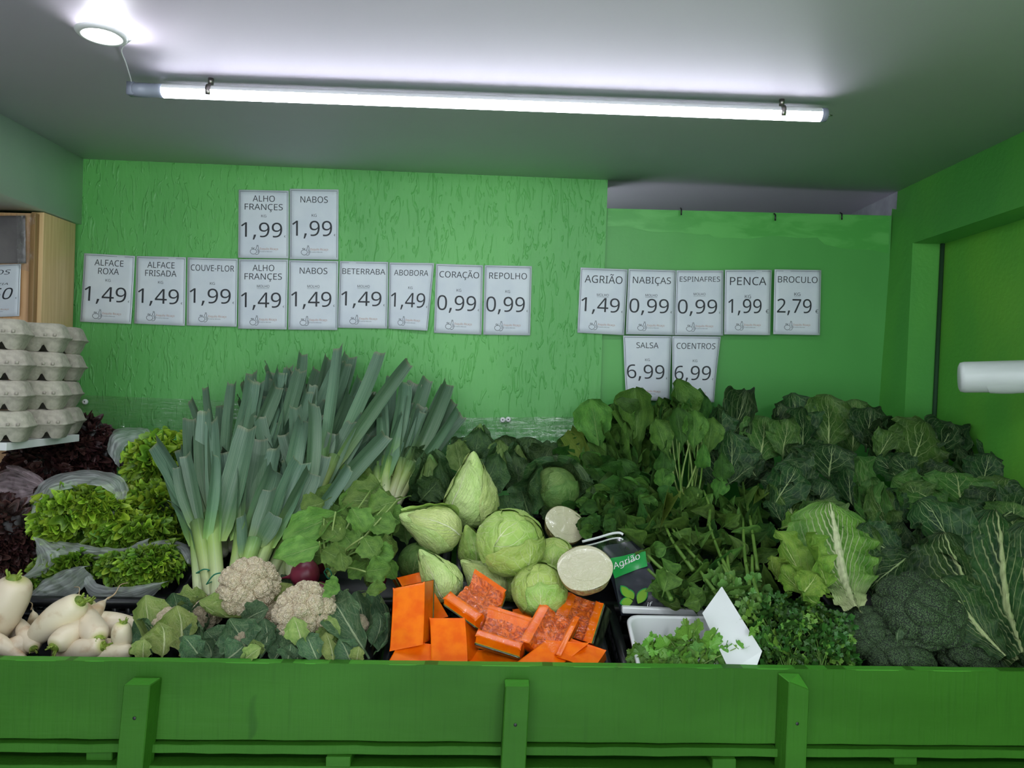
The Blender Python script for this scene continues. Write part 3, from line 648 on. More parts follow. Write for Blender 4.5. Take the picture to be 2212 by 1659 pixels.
for i, (pxl, pxr, tw) in enumerate(((303, 358, .0), (1110, 1163, 0), (1733, 1779, 0))):
    b = .036
    xl, xr = (pxl - 1106) / FPX * (1.352 - b), (pxr - 1106) / FPX * (1.352 - b)
    zt = (TOP - .026, TOP - .022, TOP - .006)[i]
    lean = (-.010, -.004, -.002)[i]
    V = []
    for z, q in ((.35, lean * 4), (zt, 0)):
        V += [(xl + q, fy(xl, -b), z), (xr + q, fy(xr, -b), z), (xr + q + (.004 if i == 0 else -.006 if i == 2 else 0), fy(xr, -.001), z), (xl + q + (.0 if i == 0 else -.008 if i == 2 else -.002), fy(xl, -.001), z + (.0 if z < .5 else .0))]
    if i == 2: V[4] = (V[4][0], V[4][1], zt - .002); V[5] = (V[5][0], V[5][1], zt - .016)
    F = [(0, 3, 2, 1), (4, 5, 6, 7), (0, 1, 5, 4), (1, 2, 6, 5), (2, 3, 7, 6), (3, 0, 4, 7)]
    o = part('post', mk('post', V, F, smooth=False, mi=[0, 1, 0, 0, 0, 0]), (MT['greenwood'], MT['greentop']), st); bevel(o, .0015, 1)  # post tops get the lightened paint too, as if lit from above
    p = Vector(((xl + xr) / 2 - .002, fy(0, -b) + SL * xl - .0003, zt - .055 - .01 * i))
    V, F, U = lathe([(0, .0006), (.0022, .0006), (.0030, 0)], 10); part('nail', mk('nail', V, F), MT['blackplastic'], o, Matrix.Translation(p) @ Matrix.Rotation(PI / 2, 4, 'X'))
sl0, sl1 = (1.39, .865), (2.30, 1.12)
for k in range(7):
    t0 = k / 7 + .01; t1 = (k + 1) / 7 - .02
    ya, za = sl0[0] + (sl1[0] - sl0[0]) * t0, sl0[1] + (sl1[1] - sl0[1]) * t0
    yb, zb = sl0[0] + (sl1[0] - sl0[0]) * t1, sl0[1] + (sl1[1] - sl0[1]) * t1
    V = []
    for x in (X0 + .03, 1.24):
        o = SL * x
        V += [(x, ya + o, za - .018), (x, yb + o, zb - .018), (x, yb + o, zb), (x, ya + o, za)]
    part('deck_slat', mk('deck', V, [(0, 1, 2, 3), (7, 6, 5, 4), (0, 4, 5, 1), (1, 5, 6, 2), (2, 6, 7, 3), (3, 7, 4, 0)], smooth=False), MT['greenwood'], st)
for x in (-1.2, 1.2):
    V, F, U = box((x - .03, 2.2, 0), (x + .03, 2.26, 1.07)); part('leg', mk('leg', V, F, smooth=False), MT['greenwood'], st)
    V, F, U = box((x - .03, 1.40, 0), (x + .03, 1.46, .60)); part('leg', mk('leg', V, F, smooth=False), MT['greenwood'], st)

# ---------------------------------------------------------------- black crates
def crate(x0, x1, ya, yb, za, zb, h, label, rows=2):
    """open crate; floor runs from (ya,za) up to (yb,zb)"""
    L = math.hypot(yb - ya, zb - za); an = math.atan2(zb - za, yb - ya)
    M = Matrix.Translation((x0, ya + SL * x0, za)) @ Matrix.Rotation(math.atan(SL), 4, 'Z') @ Matrix.Rotation(an, 4, 'X')
    W_ = x1 - x0
    root = thing('plastic_crate', label, 'crate', M @ Vector((W_ / 2, L / 2, 0)), 'black plastic crates holding the produce')
    t = .012
    part('crate_floor', mk('floor', *box((0, 0, 0), (W_, L, .006))[:2], smooth=False), MT['blackplastic'], root, M)
    def side(nm, A, B):
        bs = []
        A, B = Vector(A), Vector(B); d = (B - A); ln = d.length; d.normalize(); nrm = Vector((-d.y, d.x, 0)) * t
        def bar(s0, s1, z0, z1, th=1.0):
            V = []
            for z in (z0, z1):
                for (s, q) in ((s0, 0), (s1, 0), (s1, th), (s0, th)): V.append(tuple(A + d * s + nrm * q + Vector((0, 0, z))))
            bs.append((np.array(V), np.array([(0, 3, 2, 1), (4, 5, 6, 7), (0, 1, 5, 4), (1, 2, 6, 5), (2, 3, 7, 6), (3, 0, 4, 7)]), np.zeros((8, 2))))
        bar(0, ln, h - .016, h, 1.4); bar(0, ln, h * .55, h * .55 + .008); bar(0, ln, 0.006, .02)
        n = int(ln / .028)
        for i in range(n + 1): bar(i * (ln - .008) / n, i * (ln - .008) / n + .008, .015, h - .012)
        V, F, U = join(bs); part(nm, mk(nm, V, F, smooth=False), MT['blackplastic'], root, M)
    side('crate_wall', (0, 0, 0), (W_, 0, 0)); side('crate_wall', (W_, L, 0), (0, L, 0))
    side('crate_wall', (0, L, 0), (0, 0, 0)); side('crate_wall', (W_, 0, 0), (W_, L, 0))
    return root
ex = [(-1.25, -.715), (-.70, -.245), (-.225, .205), (.225, .635), (.65, 1.16)]
nm = ['the white turnips', 'the cauliflowers', 'the cut pumpkin', 'the white tray and parsley', 'the broccoli']
for (a, b), t in zip(ex, nm): crate(a, b, 1.395, 1.665, .870, .945, .092, 'black plastic crate at the front holding ' + t)
ex2 = [(-1.27, -.70), (-.685, -.13), (-.115, .29), (.305, .74), (.755, 1.16)]
nm = ['the bagged lettuces', 'the leeks', 'the cabbages', 'the leafy greens and spinach', 'the big ribbed cabbage leaves']
for (a, b), t in zip(ex2, nm): crate(a, b, 1.69, 2.24, .955, 1.105, .070, 'black plastic crate at the back under ' + t)

# ---------------------------------------------------------------- egg cartons on their shelf
sh0, sh1 = at(14, 958, 1.74), at(172, 928, 2.03)
sh = [sh0, sh1, Vector((-1.42, 2.08, sh1.z)), Vector((-1.62, 1.74, sh0.z))]
z = 1.335
V = [(p.x, p.y, zz) for zz in (z - .018, z) for p in sh]
o = part('egg_shelf', mk('shelf', V, [(3, 2, 1, 0), (4, 5, 6, 7), (0, 1, 5, 4), (1, 2, 6, 5), (2, 3, 7, 6), (3, 0, 4, 7)], smooth=False), MT['whiteplastic'])
tag(o, 'white painted shelf carrying stacked egg cartons at far left', 'shelf'); bevel(o, .001)
V, F, U = box((-1.53, 2.02, .9), (-1.50, 2.11, z - .018)); tag(part('shelf_post', mk('post', V, F, smooth=False), MT['beechedge']), 'brown wooden post under the white egg shelf', 'post')
def carton():
    nth = 72; th = np.linspace(0, 2 * PI, nth, endpoint=False)
    def ring(a, b, z, e, notch, ed):
        c, s = np.cos(th), np.sin(th)
        r = 1 / (np.abs(c) ** e + np.abs(s) ** e) ** (1 / e)
        x, y = a * r * c, b * r * s
        long = np.exp(-(((x - .010) / (.0065 if z < .02 else .012)) ** 2)) * (np.abs(s) > .6); short = 0
        l3 = 0
        k = 1 - notch * long
        return np.stack([x, y * k, np.full(nth, z) + ed * long], 1)
    R = [ring(.040, .033, 0, 4, .0, .018), ring(.046, .039, .012, 4, .09, .006), ring(.051, .044, .028, 4.5, .01, 0), ring(.056, .047, .0335, 6, 0, 0),
         ring(.0575, .0485, .0345, 6, 0, 0), ring(.0575, .0485, .0375, 6, 0, 0), ring(.0545, .0455, .0385, 6, .0, 0), ring(.050, .042, .054, 4.5, .03, 0), ring(.046, .038, .065, 4, .04, -.001), ring(.040, .033, .0700, 4, .02, -.001), ring(.01, .008, .0712, 3, 0, 0)]
    V = np.concatenate(R); F = gridfaces(nth, len(R), True)
    return mk('carton', V, F, np.zeros((len(V), 2)))
cm = carton()
tabV = [box((x - .003, -.0495, .038), (x + .003, -.0440, .044)) for x in (-.036, -.012, .018, .038)] + [box((x - .002, -.050, .024), (x + .002, -.0445, .034)) for x in (-.022,)]
tabs = [mk('tab', *q[:2], smooth=False) for q in tabV]
TV, TF = textmesh('frescos')
tt = TV.copy(); tt[:, 0] = (tt[:, 0] - tt[:, 0].min()) / (tt[:, 0].max() - tt[:, 0].min()) * .036 - .018; tt[:, 1] = tt[:, 1] * .011
lab_me = mk('lab', [(-.02, 0, 0), (.02, 0, 0), (.02, -.001, .011), (-.02, -.001, .011)], [(0, 1, 2, 3)], smooth=False)
txt_me = mk('labt', [(a, -.0012, .0135 + b) for a, b in tt[:, :2]], TF, smooth=False)
names = ['topmost', 'second from the top', 'third from the top', 'bottom']
rr = random.Random(5)
for ci, (px, Y, nm_) in enumerate(((-2, 1.745, 'front'), (84, 1.87, 'middle'), (122, 2.005, 'rear'))):
    for k in range(4):
        p = at(px + (3 - k) * 0 + rr.uniform(-5, 5) + (8 if k == 0 else 0), 900, Y); p.z = z + .0705 * k + .0005
        ang = .05 + rr.uniform(-.05, .05)
        M = Matrix.Translation((p.x - .016, p.y + .035, p.z)) @ Matrix.Rotation(ang + .20, 4, 'Z')
        rt = thing('egg_carton', 'grey pulp half-dozen egg carton, %s in the %s stack' % (names[3 - k], nm_), 'egg carton', M.translation, 'egg cartons on the white shelf')
        part('carton_body', cm, MT['pulp'], rt, M); [part('tab', tb_, MT['pulp'], rt, M) for tb_ in tabs]
        if ci == 1:
            Ml = M @ Matrix.Translation((-.0505, -.006, .047)) @ Matrix.Rotation(-PI / 2, 4, 'Z') @ Matrix.Rotation(-.33, 4, 'X')
            Ml = M @ Matrix.Translation((-.040, -.0425, .049)) @ Matrix.Rotation(-.45, 4, 'X') @ Matrix.Scale(.6, 4)
            part('printed_label', lab_me, MT['blueprint'], rt, Ml); part('label_lettering', txt_me, MT['blueprint'], rt, Ml)
# ---------------------------------------------------------------- leaf shapes (unit length, unit width)
def interp(pts):
    xs = [p[0] for p in pts]; ys = [p[1] for p in pts]
    def f(v):
        i = np.clip(np.searchsorted(xs, v) - 1, 0, len(xs) - 2); x0 = np.array(xs)[i]; x1 = np.array(xs)[i + 1]
        t = np.clip((v - x0) / (x1 - x0), 0, 1); t = t * t * (3 - 2 * t)
        return np.array(ys)[i] * (1 - t) + np.array(ys)[i + 1] * t
    return f
SHP = {
 'kale': [(0, .05), (.12, .07), (.22, .5), (.5, .98), (.75, .95), (.92, .62), (1, .12)],
 'round': [(0, .05), (.10, .10), (.25, .62), (.5, 1), (.8, .92), (.95, .5), (1, .1)],
 'ovate': [(0, .05), (.22, .07), (.34, .45), (.58, .9), (.78, .92), (.93, .55), (1, .08)],
 'petiole': [(0, .03), (.38, .04), (.48, .40), (.68, .95), (.84, .9), (.95, .5), (1, .08)],
 'tri': [(0, .04), (.18, .06), (.26, .85), (.42, 1.0), (.70, .55), (.90, .20), (1, .02)],
 'romaine': [(0, .20), (.15, .35), (.4, .72), (.7, 1), (.88, .85), (.97, .45), (1, .1)],
 'beetleaf': [(0, .03), (.25, .04), (.34, .40), (.55, .95), (.78, .9), (.94, .45), (1, .05)],
}
def ruler(shape, seed, bend=.5, fold=.0, cup=.1, ruf=.06, fr=4, nu=15, nv=22, edge=.08, rib=.0, nlat=6, slant=.8, lat=.0, twist=0.0, wav=.03):
    """a leaf: spine bent by `bend` radians, edges ruffled; y along 0..1, x across, z up"""
    r = np.random.RandomState(seed)
    v = np.linspace(0, 1, nv); u = np.linspace(-1, 1, nu)
    th = bend * (v ** 1.5) ; dy = np.cos(th); dz = np.sin(th)
    y = np.concatenate([[0], np.cumsum((dy[1:] + dy[:-1]) / 2 / (nv - 1))]); z = np.concatenate([[0], np.cumsum((dz[1:] + dz[:-1]) / 2 / (nv - 1))])
    L = math.hypot(y[-1], z[-1]); ca, sa = y[-1] / L, z[-1] / L
    y, z = (y * ca + z * sa) / L, (-y * sa + z * ca) / L
    ty, tz = np.gradient(y), np.gradient(z); n_ = np.hypot(ty, tz); ny, nz = -tz / n_, ty / n_
    w = interp(SHP[shape])(v) * .5
    Ug, Vg = np.meshgrid(u, v); Wg = w[:, None] * np.ones_like(Ug); A = np.abs(Ug)
    phs = r.rand(4) * 6.28
    side = np.where(Ug > 0, phs[0], phs[1])
    en = 1 + edge * np.sin(Vg * fr * 7.3 + side * 2) * .6 + edge * np.sin(Vg * fr * 17 + side) * .4
    X = Ug * Wg * (1 + (en - 1) * A)
    h = fold * A * Wg + cup * A ** 2 * Wg * 2
    h = h + ruf * A ** 2.4 * np.sin(Vg * fr * 2 * PI + side) * np.minimum(1, Wg * 4) + ruf * .4 * A ** 2 * np.sin(Vg * fr * 4.7 * PI + side * 1.7)
    h = h + wav * np.sin(Vg * 5 + phs[2] + Ug * 2) * np.minimum(1, Wg * 3)
    if rib: h = h + rib * np.exp(-(A * Wg / (.016 + .03 * (1 - Vg))) ** 2) * (1.1 - Vg)
    if lat:
        f_ = ((Vg - .03 - slant * A ** .85) * nlat) % 1.0
        h = h + lat * (np.abs(np.sin(f_ * PI)) ** .5 - 1) * np.minimum(1, A * 4) * -1 * 0 + lat * -np.exp(-((f_ - .5) / .13) ** 2) * (1 - A * .7) * -1
    if twist:
        a_ = twist * (Vg - .5); X, h = X * np.cos(a_) - h * np.sin(a_), X * np.sin(a_) + h * np.cos(a_)
    Y = y[:, None] + ny[:, None] * h; Z = z[:, None] + nz[:, None] * h
    V = np.stack([X, Y * np.ones_like(X), Z * np.ones_like(X)], -1).reshape(-1, 3)
    return V, gridfaces(nu, nv), np.stack([(Ug + 1) / 2, Vg], -1).reshape(-1, 2)
LIB = {}
def lib(key, n, fn):
    if key not in LIB: LIB[key] = [fn(i) for i in range(n)]
    return LIB[key]
_lm = {}
def leafpart(parent, kind, i, mat, M, name='leaf', label=None):
    k = (kind, i, mat)
    if k not in _lm:
        V, F, U = LIB[kind][i % len(LIB[kind])]; me = mk(name, V, F, U); me.materials.append(MT[mat]); _lm[k] = me
    return part(name, _lm[k], None, parent, M, label=label)
RS = random.Random(11)
lib('kale', 6, lambda i: ruler('kale', i, bend=[.9, .4, -.5, .7, 1.3, .2][i], cup=.12, ruf=.075, fr=3, nu=29, nv=38, edge=.09, rib=.03, lat=.010, nlat=4.5, slant=.75, fold=.15, wav=.05))
lib('kaleflat', 4, lambda i: ruler('round', i + 20, bend=[.5, .8, -.4, 1.0][i], cup=.08, ruf=.055, fr=3, nu=29, nv=38, edge=.08, rib=.03, lat=.012, nlat=4.5, slant=.75, wav=.05))
lib('hero', 3, lambda i: ruler('romaine', i + 30, bend=[.5, .7, .3][i], cup=-.06, ruf=.035, fr=5, nu=41, nv=54, edge=.06, rib=.06, lat=.020, nlat=[7, 5, 5][i], slant=1.1, wav=.03))
lib('greens', 8, lambda i: ruler('ovate', i + 40, bend=[.6, 1.2, -.6, .3, .9, -1.0, 1.5, .1][i], cup=.12, ruf=.05, fr=3, nu=13, nv=20, edge=.07, fold=.2, wav=.04))
lib('petiole', 6, lambda i: ruler('petiole', i + 50, bend=[.6, 1.1, -.7, .3, 1.4, -.3][i], cup=.10, ruf=.035, fr=3, nu=13, nv=22, edge=.09, fold=.15, wav=.03))
lib('spinach', 8, lambda i: ruler('tri', i + 60, bend=[.6, 1.2, -.9, .3, 1.6, -.4, .8, -1.3][i], cup=.12, ruf=.02, fr=2, nu=9, nv=14, edge=.03, fold=.55 if i % 2 else .15, wav=.03))
lib('beet', 6, lambda i: ruler('beetleaf', i + 70, bend=[.7, 1.2, -.6, .3, 1.5, .5][i], cup=.10, ruf=.05, fr=3, nu=13, nv=20, edge=.08, fold=.1, wav=.04))
lib('cauli', 5, lambda i: ruler('kale', i + 80, bend=[1.2, 1.7, .8, -.5, 2.1][i], cup=.22, ruf=.05, fr=3, nu=21, nv=26, edge=.08, rib=.03, lat=.004, fold=.1, wav=.03))

def W_(px, Y): return px * Y / FPX
def LP(parent, kind, i, mat, b, t, wpx, nrm=(0, -1, .35), name='leaf', zs=None, label=None):
    """leaf from pixel+depth b to pixel+depth t, wpx wide"""
    B, T = at(*b), at(*t); w = W_(wpx, (b[2] + t[2]) / 2)
    return leafpart(parent, kind, i, mat, frame(B, T, nrm, w, zs or (T - B).length), name, label)

# ---------------------------------------------------------------- white turnips
def turnip_me(seed, slim=1.0):
    r = np.random.RandomState(seed)
    prof = [(0, -.012), (.003, .0), (.010, .012), (.017, .035), (.024, .065), (.0275, .10), (.027, .125), (.022, .146), (.013, .155), (.0, .157)]
    zz = curve([Vector((a, 0, b)) for a, b in prof], 30)
    V, F, U = lathe([(max(q.x, 0), q.z) for q in zz], 28)
    V[:, :2] *= slim; V[:, :2] *= (1 + .05 * vnoise(V * 12, seed, 1, 2))[:, None]; V[:, 0] += .006 * np.sin(V[:, 2] * 22 + seed)
    V[:, 2] -= .075
    return mk('turnip_body', V, F, U)
TB = [turnip_me(i, s) for i, s in enumerate((1.0, 1.12, .95))]
def stub_me():
    r = random.Random(2); out = [lathe([(0.0115, 0), (.012, .003), (.007, .006), (0, .007)], 14)]
    for k in range(9):
        a = r.random() * 6.28; q = r.uniform(.002, .009); p = Vector((q * math.cos(a), q * math.sin(a), .003)); l = r.uniform(.006, .016)
        out.append(tube([p, p + Vector((math.cos(a) * l * .5, math.sin(a) * l * .5, l))], [.0022, .0016], 6))
    V, F, U = join(out); return mk('stub', V, F, U)
SM = stub_me()
tp = tube(curve([Vector((0, 0, -.008)), Vector((.004, 0, -.03)), Vector((-.006, .004, -.05)), Vector((.006, 0, -.075))], 12), [.0028] * 2 + [.0018] * 3 + [.001] * 7, 6); TM = mk('tail', *tp)
def turnip(px, py, Y, ang, tow, k, v, label, stub=True):
    """ang: image angle of the crown end (degrees, 0 = right, 90 = up); tow: how far the crown turns to the viewer"""
    a = math.radians(ang); t = math.radians(tow)
    d = (RIGHT * math.cos(a) + UP * math.sin(a)) * math.cos(t) + Vector((0, -1, 0)) * math.sin(t)
    q = d.to_track_quat('Z', 'Y').to_matrix().to_4x4()
    M = Matrix.Translation(at(px, py, Y) - (d * .078 * k if tow > 30 else Vector((0, 0, 0)))) @ q @ Matrix.Rotation(v * 2.1 + px, 4, 'Z') @ Matrix.Scale(k, 4)
    rt = thing('white_turnip', label, 'turnip', M.translation, 'long white turnips in the front left crate')
    part('turnip_body', TB[v % 3], MT['turnip'], rt, M)
    if stub: part('green_stub', SM, MT['stub'], rt, M @ Matrix.Translation((0, 0, .078)))
    part('thin_tail', TM, MT['root'], rt, M @ Matrix.Translation((0, 0, -.075)))
T_ = 'long white turnip '
for a in ((0, 1345, 1.46, 70, 5, 1.15, 1, T_ + 'cut by the left edge of the picture, crown up'),
          (110, 1350, 1.45, 38, 8, .98, 0, T_ + 'lying across the top of the pile, crown to upper right'),
          (70, 1362, 1.52, -100, -20, .60, 1, T_ + 'small and round behind the one lying across the pile'),
          (152, 1365, 1.53, 60, 0, .86, 1, T_ + 'leaning behind the one lying across the pile'),
          (238, 1352, 1.50, 172, 12, .88, 1, T_ + 'with brown speckles lying at the right of the pile'),
          (212, 1380, 1.41, -28, 45, .84, 0, T_ + 'with green stub pointing right in front of the speckled one'),
          (118, 1397, 1.395, 240, 64, .86, 0, T_ + 'with round green cut crown facing forward'),
          (165, 1408, 1.42, 15, 15, .78, 2, T_ + 'low behind the board, below the forward facing crown'),
          (44, 1398, 1.44, 200, 10, .74, 1, T_ + 'low in the pile below the one lying across'),
          (72, 1400, 1.43, -30, 40, .6, 0, T_ + 'small with green crown peeping under the one lying across'),
          (8, 1400, 1.42, 150, 10, .66, 2, T_ + 'at the bottom left corner behind the board'),
          (30, 1377, 1.50, 100, 0, .62, 1, T_ + 'half hidden between the left pair'),
          (243, 1396, 1.46, 170, 10, .66, 2, T_ + 'small below the speckled one'),
          (262, 1395, 1.43, 80, 10, .58, 1, T_ + 'with a long curling root by the crate side'),
          (192, 1368, 1.54, 40, 0, .6, 2, T_ + 'small, behind the one with the stub pointing right'),
          (225, 1412, 1.41, 5, 0, .62, 2, T_ + 'lowest at the right, against the board')):
    turnip(*a)

# ---------------------------------------------------------------- frilled lettuces
def frill(seed, A=.16, k=7):
    r = np.random.RandomState(seed); nf, nr = 84, 12
    ph = np.linspace(-1.35, 1.35, nf); rr_ = np.linspace(.10, 1, nr); Pg, Rg = np.meshgrid(ph, rr_)
    rad = Rg * (1 + .08 * np.sin(Pg * 6 + r.rand() * 6) + .06 * Rg ** 4 * np.sin(Pg * 19 + r.rand() * 6))
    w1, w2 = r.rand(2) * 6
    z = A * Rg ** 4 * (1.1 * np.sin(Pg * k * 1.5 + w1) + .8 * np.sin(Pg * k * 3.3 + w2 + Rg * 2)) + .10 * np.sin(Rg * 4 + r.rand() * 6)
    rad = rad - .10 * Rg ** 5 * np.cos(Pg * k * 3.3 + w2)
    Pq = Pg + .10 * Rg ** 4 * np.cos(Pg * k * 1.5 + w1)
    V = np.stack([rad * np.sin(Pq) * .9, rad * np.cos(Pq), z], -1).reshape(-1, 3)
    return V, gridfaces(nf, nr), np.stack([Pg / 2.7 + .5, Rg], -1).reshape(-1, 2)
lib('frill', 8, lambda i: frill(i, [.13, .16, .18, .14, .2, .15, .17, .12][i], [6, 8, 7, 9, 6, 8, 10, 7][i]))
def lettuce(name, label, spec, size, mats, seed, group, parent=None):
    """spec: list of (px,py,Y,rx_px,ry_px,n): leaves grow out of the near side of each lobe"""
    r = random.Random(seed); c0 = at(*spec[0][:3])
    rt = parent or thing(name, label, 'lettuce', c0, group)
    for (px, py, Y, rx_, ry_, n) in spec:            # leafy core that closes the gaps between the frills
        cc = at(px, py, Y); V, F, U = lathe([(math.sin(t), -math.cos(t)) for t in np.linspace(0, PI, 12)], 18)
        V = V * (1 + .2 * vnoise(V, seed, .8, 2))[:, None]; a_, b_ = W_(rx_, Y) * .8, W_(ry_, Y) * .8
        me = mk('heart', V * np.array([a_, min(a_, b_) * .8, b_]), F, U * np.array([1, .3])); part('heart', me, MT[mats[-1]], rt, Matrix.Translation(cc))
    for (px, py, Y, rx_, ry_, n) in spec:
        for k in range(n):
            for _ in range(50):
                u = r.uniform(-1, 1); v = r.uniform(-1, 1)
                if u * u + v * v < 1: break
            d = math.sqrt(max(0, 1 - u * u - v * v))
            R_ = W_((rx_ + ry_) / 2, Y)
            p = at(px + u * rx_, py - v * ry_, Y) + Vector((0, -d * R_ * .7, 0))
            dr = (RIGHT * u + UP * (v + .25) + Vector((0, -1, 0)) * (d * .9 + .15)).normalized()
            dr = (dr + Vector([r.uniform(-.35, .35) for _ in range(3)])).normalized()
            s = size * r.uniform(.65, 1.15)
            nr_ = Vector([r.uniform(-1, 1) for _ in range(3)]) + Vector((0, -.6, 1.0))
            M = frame(p - dr * s * .75, p + dr * s * .25, nr_, s, s)
            leafpart(rt, 'frill', r.randrange(8), r.choice(mats), M, 'frilly_leaf')
    return rt
GL = 'green frilled lettuces in thin bags'
LG, LD = ['lettuce', 'lettuce', 'lettuce2'], ['lettuce2', 'lettuce2', 'lettuce']
lettuce('frilled_lettuce', 'large green frilled lettuce standing against the leeks, tallest of the green ones', [(345, 1005, 2.02, 75, 60, 70), (345, 1110, 1.92, 70, 75, 80), (400, 965, 2.06, 30, 25, 10)], .060, LG, 1, GL)
lettuce('frilled_lettuce', 'bright green frilled lettuce lying in an open bag beside the dark red one', [(170, 1098, 1.78, 85, 42, 60), (120, 1130, 1.76, 45, 35, 24), (235, 1110, 1.78, 50, 35, 26)], .052, LG, 2, GL)
lettuce('frilled_lettuce', 'green frilled lettuce under the two big ones, opening to the right', [(290, 1150, 1.79, 100, 34, 60), (190, 1165, 1.80, 40, 24, 16)], .048, LD, 3, GL)
lettuce('frilled_lettuce', 'darker green frilled lettuce in the lowest right bag beside the leek roots', [(310, 1222, 1.68, 92, 38, 80), (355, 1205, 1.70, 50, 30, 26)], .036, ['lettuce2', 'lettuce2', 'lettuce2', 'lettuce'], 4, GL)
lettuce('frilled_lettuce', 'green frilled lettuce half hidden in the lowest left bag', [(150, 1220, 1.72, 75, 38, 50), (90, 1260, 1.69, 40, 25, 18)], .038, ['lettuce2'], 5, GL)
RL = 'dark red frilled lettuces'
lettuce('red_lettuce', 'dark red frilled lettuce below the egg shelf at the far left wall', [(130, 990, 2.10, 95, 50, 60), (190, 945, 2.14, 45, 45, 30), (222, 985, 2.12, 30, 40, 16), (60, 1000, 2.02, 50, 25, 20)], .060, ['redlettuce'], 6, RL)
lettuce('red_lettuce', 'dark red frilled lettuce cut by the left picture edge above the turnips', [(10, 1165, 1.76, 70, 95, 90)], .048, ['redlettuce'], 7, RL)
lettuce('red_lettuce', 'dark red frilled lettuce behind the white bag arch', [(90, 1040, 1.98, 90, 30, 36)], .052, ['redlettuce'], 8, RL)

# ---------------------------------------------------------------- thin bags
def bag(name, label, A, B, mat, seed, bulge=.03, nu=46, nv=14, cr=.007, group='thin translucent bags around the lettuces', roll=0.0):
    """sheet lofted between two edges given as pixel+depth points, bulging to the viewer and crumpled"""
    a = curve([at(*p) for p in A], nu); b = curve([at(*p) for p in B], nu); V = []
    for j in range(nv):
        t = j / (nv - 1)
        for i in range(nu):
            p = a[i].lerp(b[i], t); p = p + Vector((0, -bulge, bulge * .4)) * math.sin(PI * t); V.append(tuple(p))
    V = np.array(V)
    n1 = vnoise(V * np.array([14, 14, 14]), seed, 1, 3)
    n2 = .5 * (1 - np.abs(vnoise(V * 14, seed + 5, 1, 2)) * 2)
    V[:, 1] -= cr * (n1 + n2); V[:, 2] += cr * .6 * n1
    o = part(name, mk(name, V, gridfaces(nu, nv), np.array([(i / (nu - 1), j / (nv - 1)) for j in range(nv) for i in range(nu)])), MT[mat]); return tag(o, label, 'bag', group)
bag('plastic_bag', 'thin white bag arching over the bright lettuce beside the dark red one', [(62, 1118, 1.77), (75, 1065, 1.79), (120, 1028, 1.82), (200, 1016, 1.84), (262, 1030, 1.83), (276, 1060, 1.80), (268, 1080, 1.77)], [(92, 1108, 1.74), (110, 1080, 1.75), (140, 1056, 1.76), (185, 1048, 1.77), (225, 1055, 1.77), (245, 1068, 1.76), (252, 1085, 1.75)], 'bag', 1, .012)
bag('plastic_bag', 'thin white bag puffed up behind the tallest green lettuce', [(235, 960, 2.12), (250, 930, 2.14), (285, 922, 2.15), (320, 928, 2.15), (330, 945, 2.13)], [(258, 1012, 2.06), (262, 985, 2.07), (275, 965, 2.08), (300, 958, 2.08), (318, 962, 2.08)], 'bag', 2, .03)
bag('plastic_bag', 'thin white bag wrapped round the dark red lettuce and open to the right', [(74, 1160, 1.70), (80, 1200, 1.68), (60, 1240, 1.66), (20, 1262, 1.66), (-20, 1266, 1.66)], [(98, 1165, 1.72), (140, 1182, 1.72), (172, 1192, 1.72), (110, 1240, 1.69), (-20, 1275, 1.66)], 'bag', 3, .02)
bag('plastic_bag', 'pinkish thin bag over the lettuce at the left picture edge', [(-20, 1030, 1.86), (20, 1008, 1.88), (50, 1012, 1.88), (100, 1045, 1.84)], [(-20, 1090, 1.78), (20, 1092, 1.78), (55, 1092, 1.78), (80, 1075, 1.80)], 'bagpink', 4, .03)
bag('plastic_bag', 'twisted pink thin bag end above the left lettuce', [(20, 1005, 1.90), (50, 1010, 1.88), (80, 1025, 1.86), (102, 1042, 1.84)], [(18, 1018, 1.88), (45, 1024, 1.86), (72, 1040, 1.84), (92, 1055, 1.82)], 'bagpink', 5, .008, nv=6)
bag('plastic_bag', 'thin white bag lying under the bright lettuce and its neighbour', [(95, 1160, 1.74), (150, 1172, 1.73), (220, 1182, 1.72), (270, 1182, 1.72), (330, 1160, 1.74)], [(110, 1175, 1.74), (160, 1195, 1.73), (220, 1206, 1.72), (275, 1204, 1.72), (322, 1182, 1.73)], 'bag', 6, .012)
bag('plastic_bag', 'thin white bag curling over the lowest right lettuce', [(300, 1190, 1.72), (335, 1172, 1.73), (375, 1167, 1.73), (410, 1180, 1.72), (425, 1205, 1.70), (415, 1222, 1.68)], [(322, 1194, 1.70), (345, 1184, 1.70), (372, 1184, 1.70), (392, 1194, 1.69), (402, 1208, 1.68), (408, 1222, 1.67)], 'bag', 7, .008)
bag('plastic_bag', 'thin white bag cupping the lowest right lettuce from below', [(192, 1236, 1.64), (215, 1262, 1.62), (260, 1268, 1.62), (310, 1265, 1.62), (370, 1255, 1.64)], [(196, 1288, 1.64), (215, 1306, 1.64), (265, 1312, 1.64), (315, 1300, 1.64), (352, 1272, 1.65)], 'bag', 8, .02)
bag('plastic_bag', 'thin white bag around the lowest left lettuce above the turnips', [(68, 1284, 1.64), (100, 1252, 1.65), (150, 1226, 1.66), (200, 1220, 1.66)], [(88, 1312, 1.63), (120, 1302, 1.63), (165, 1285, 1.63), (200, 1245, 1.64)], 'bag', 9, .025)

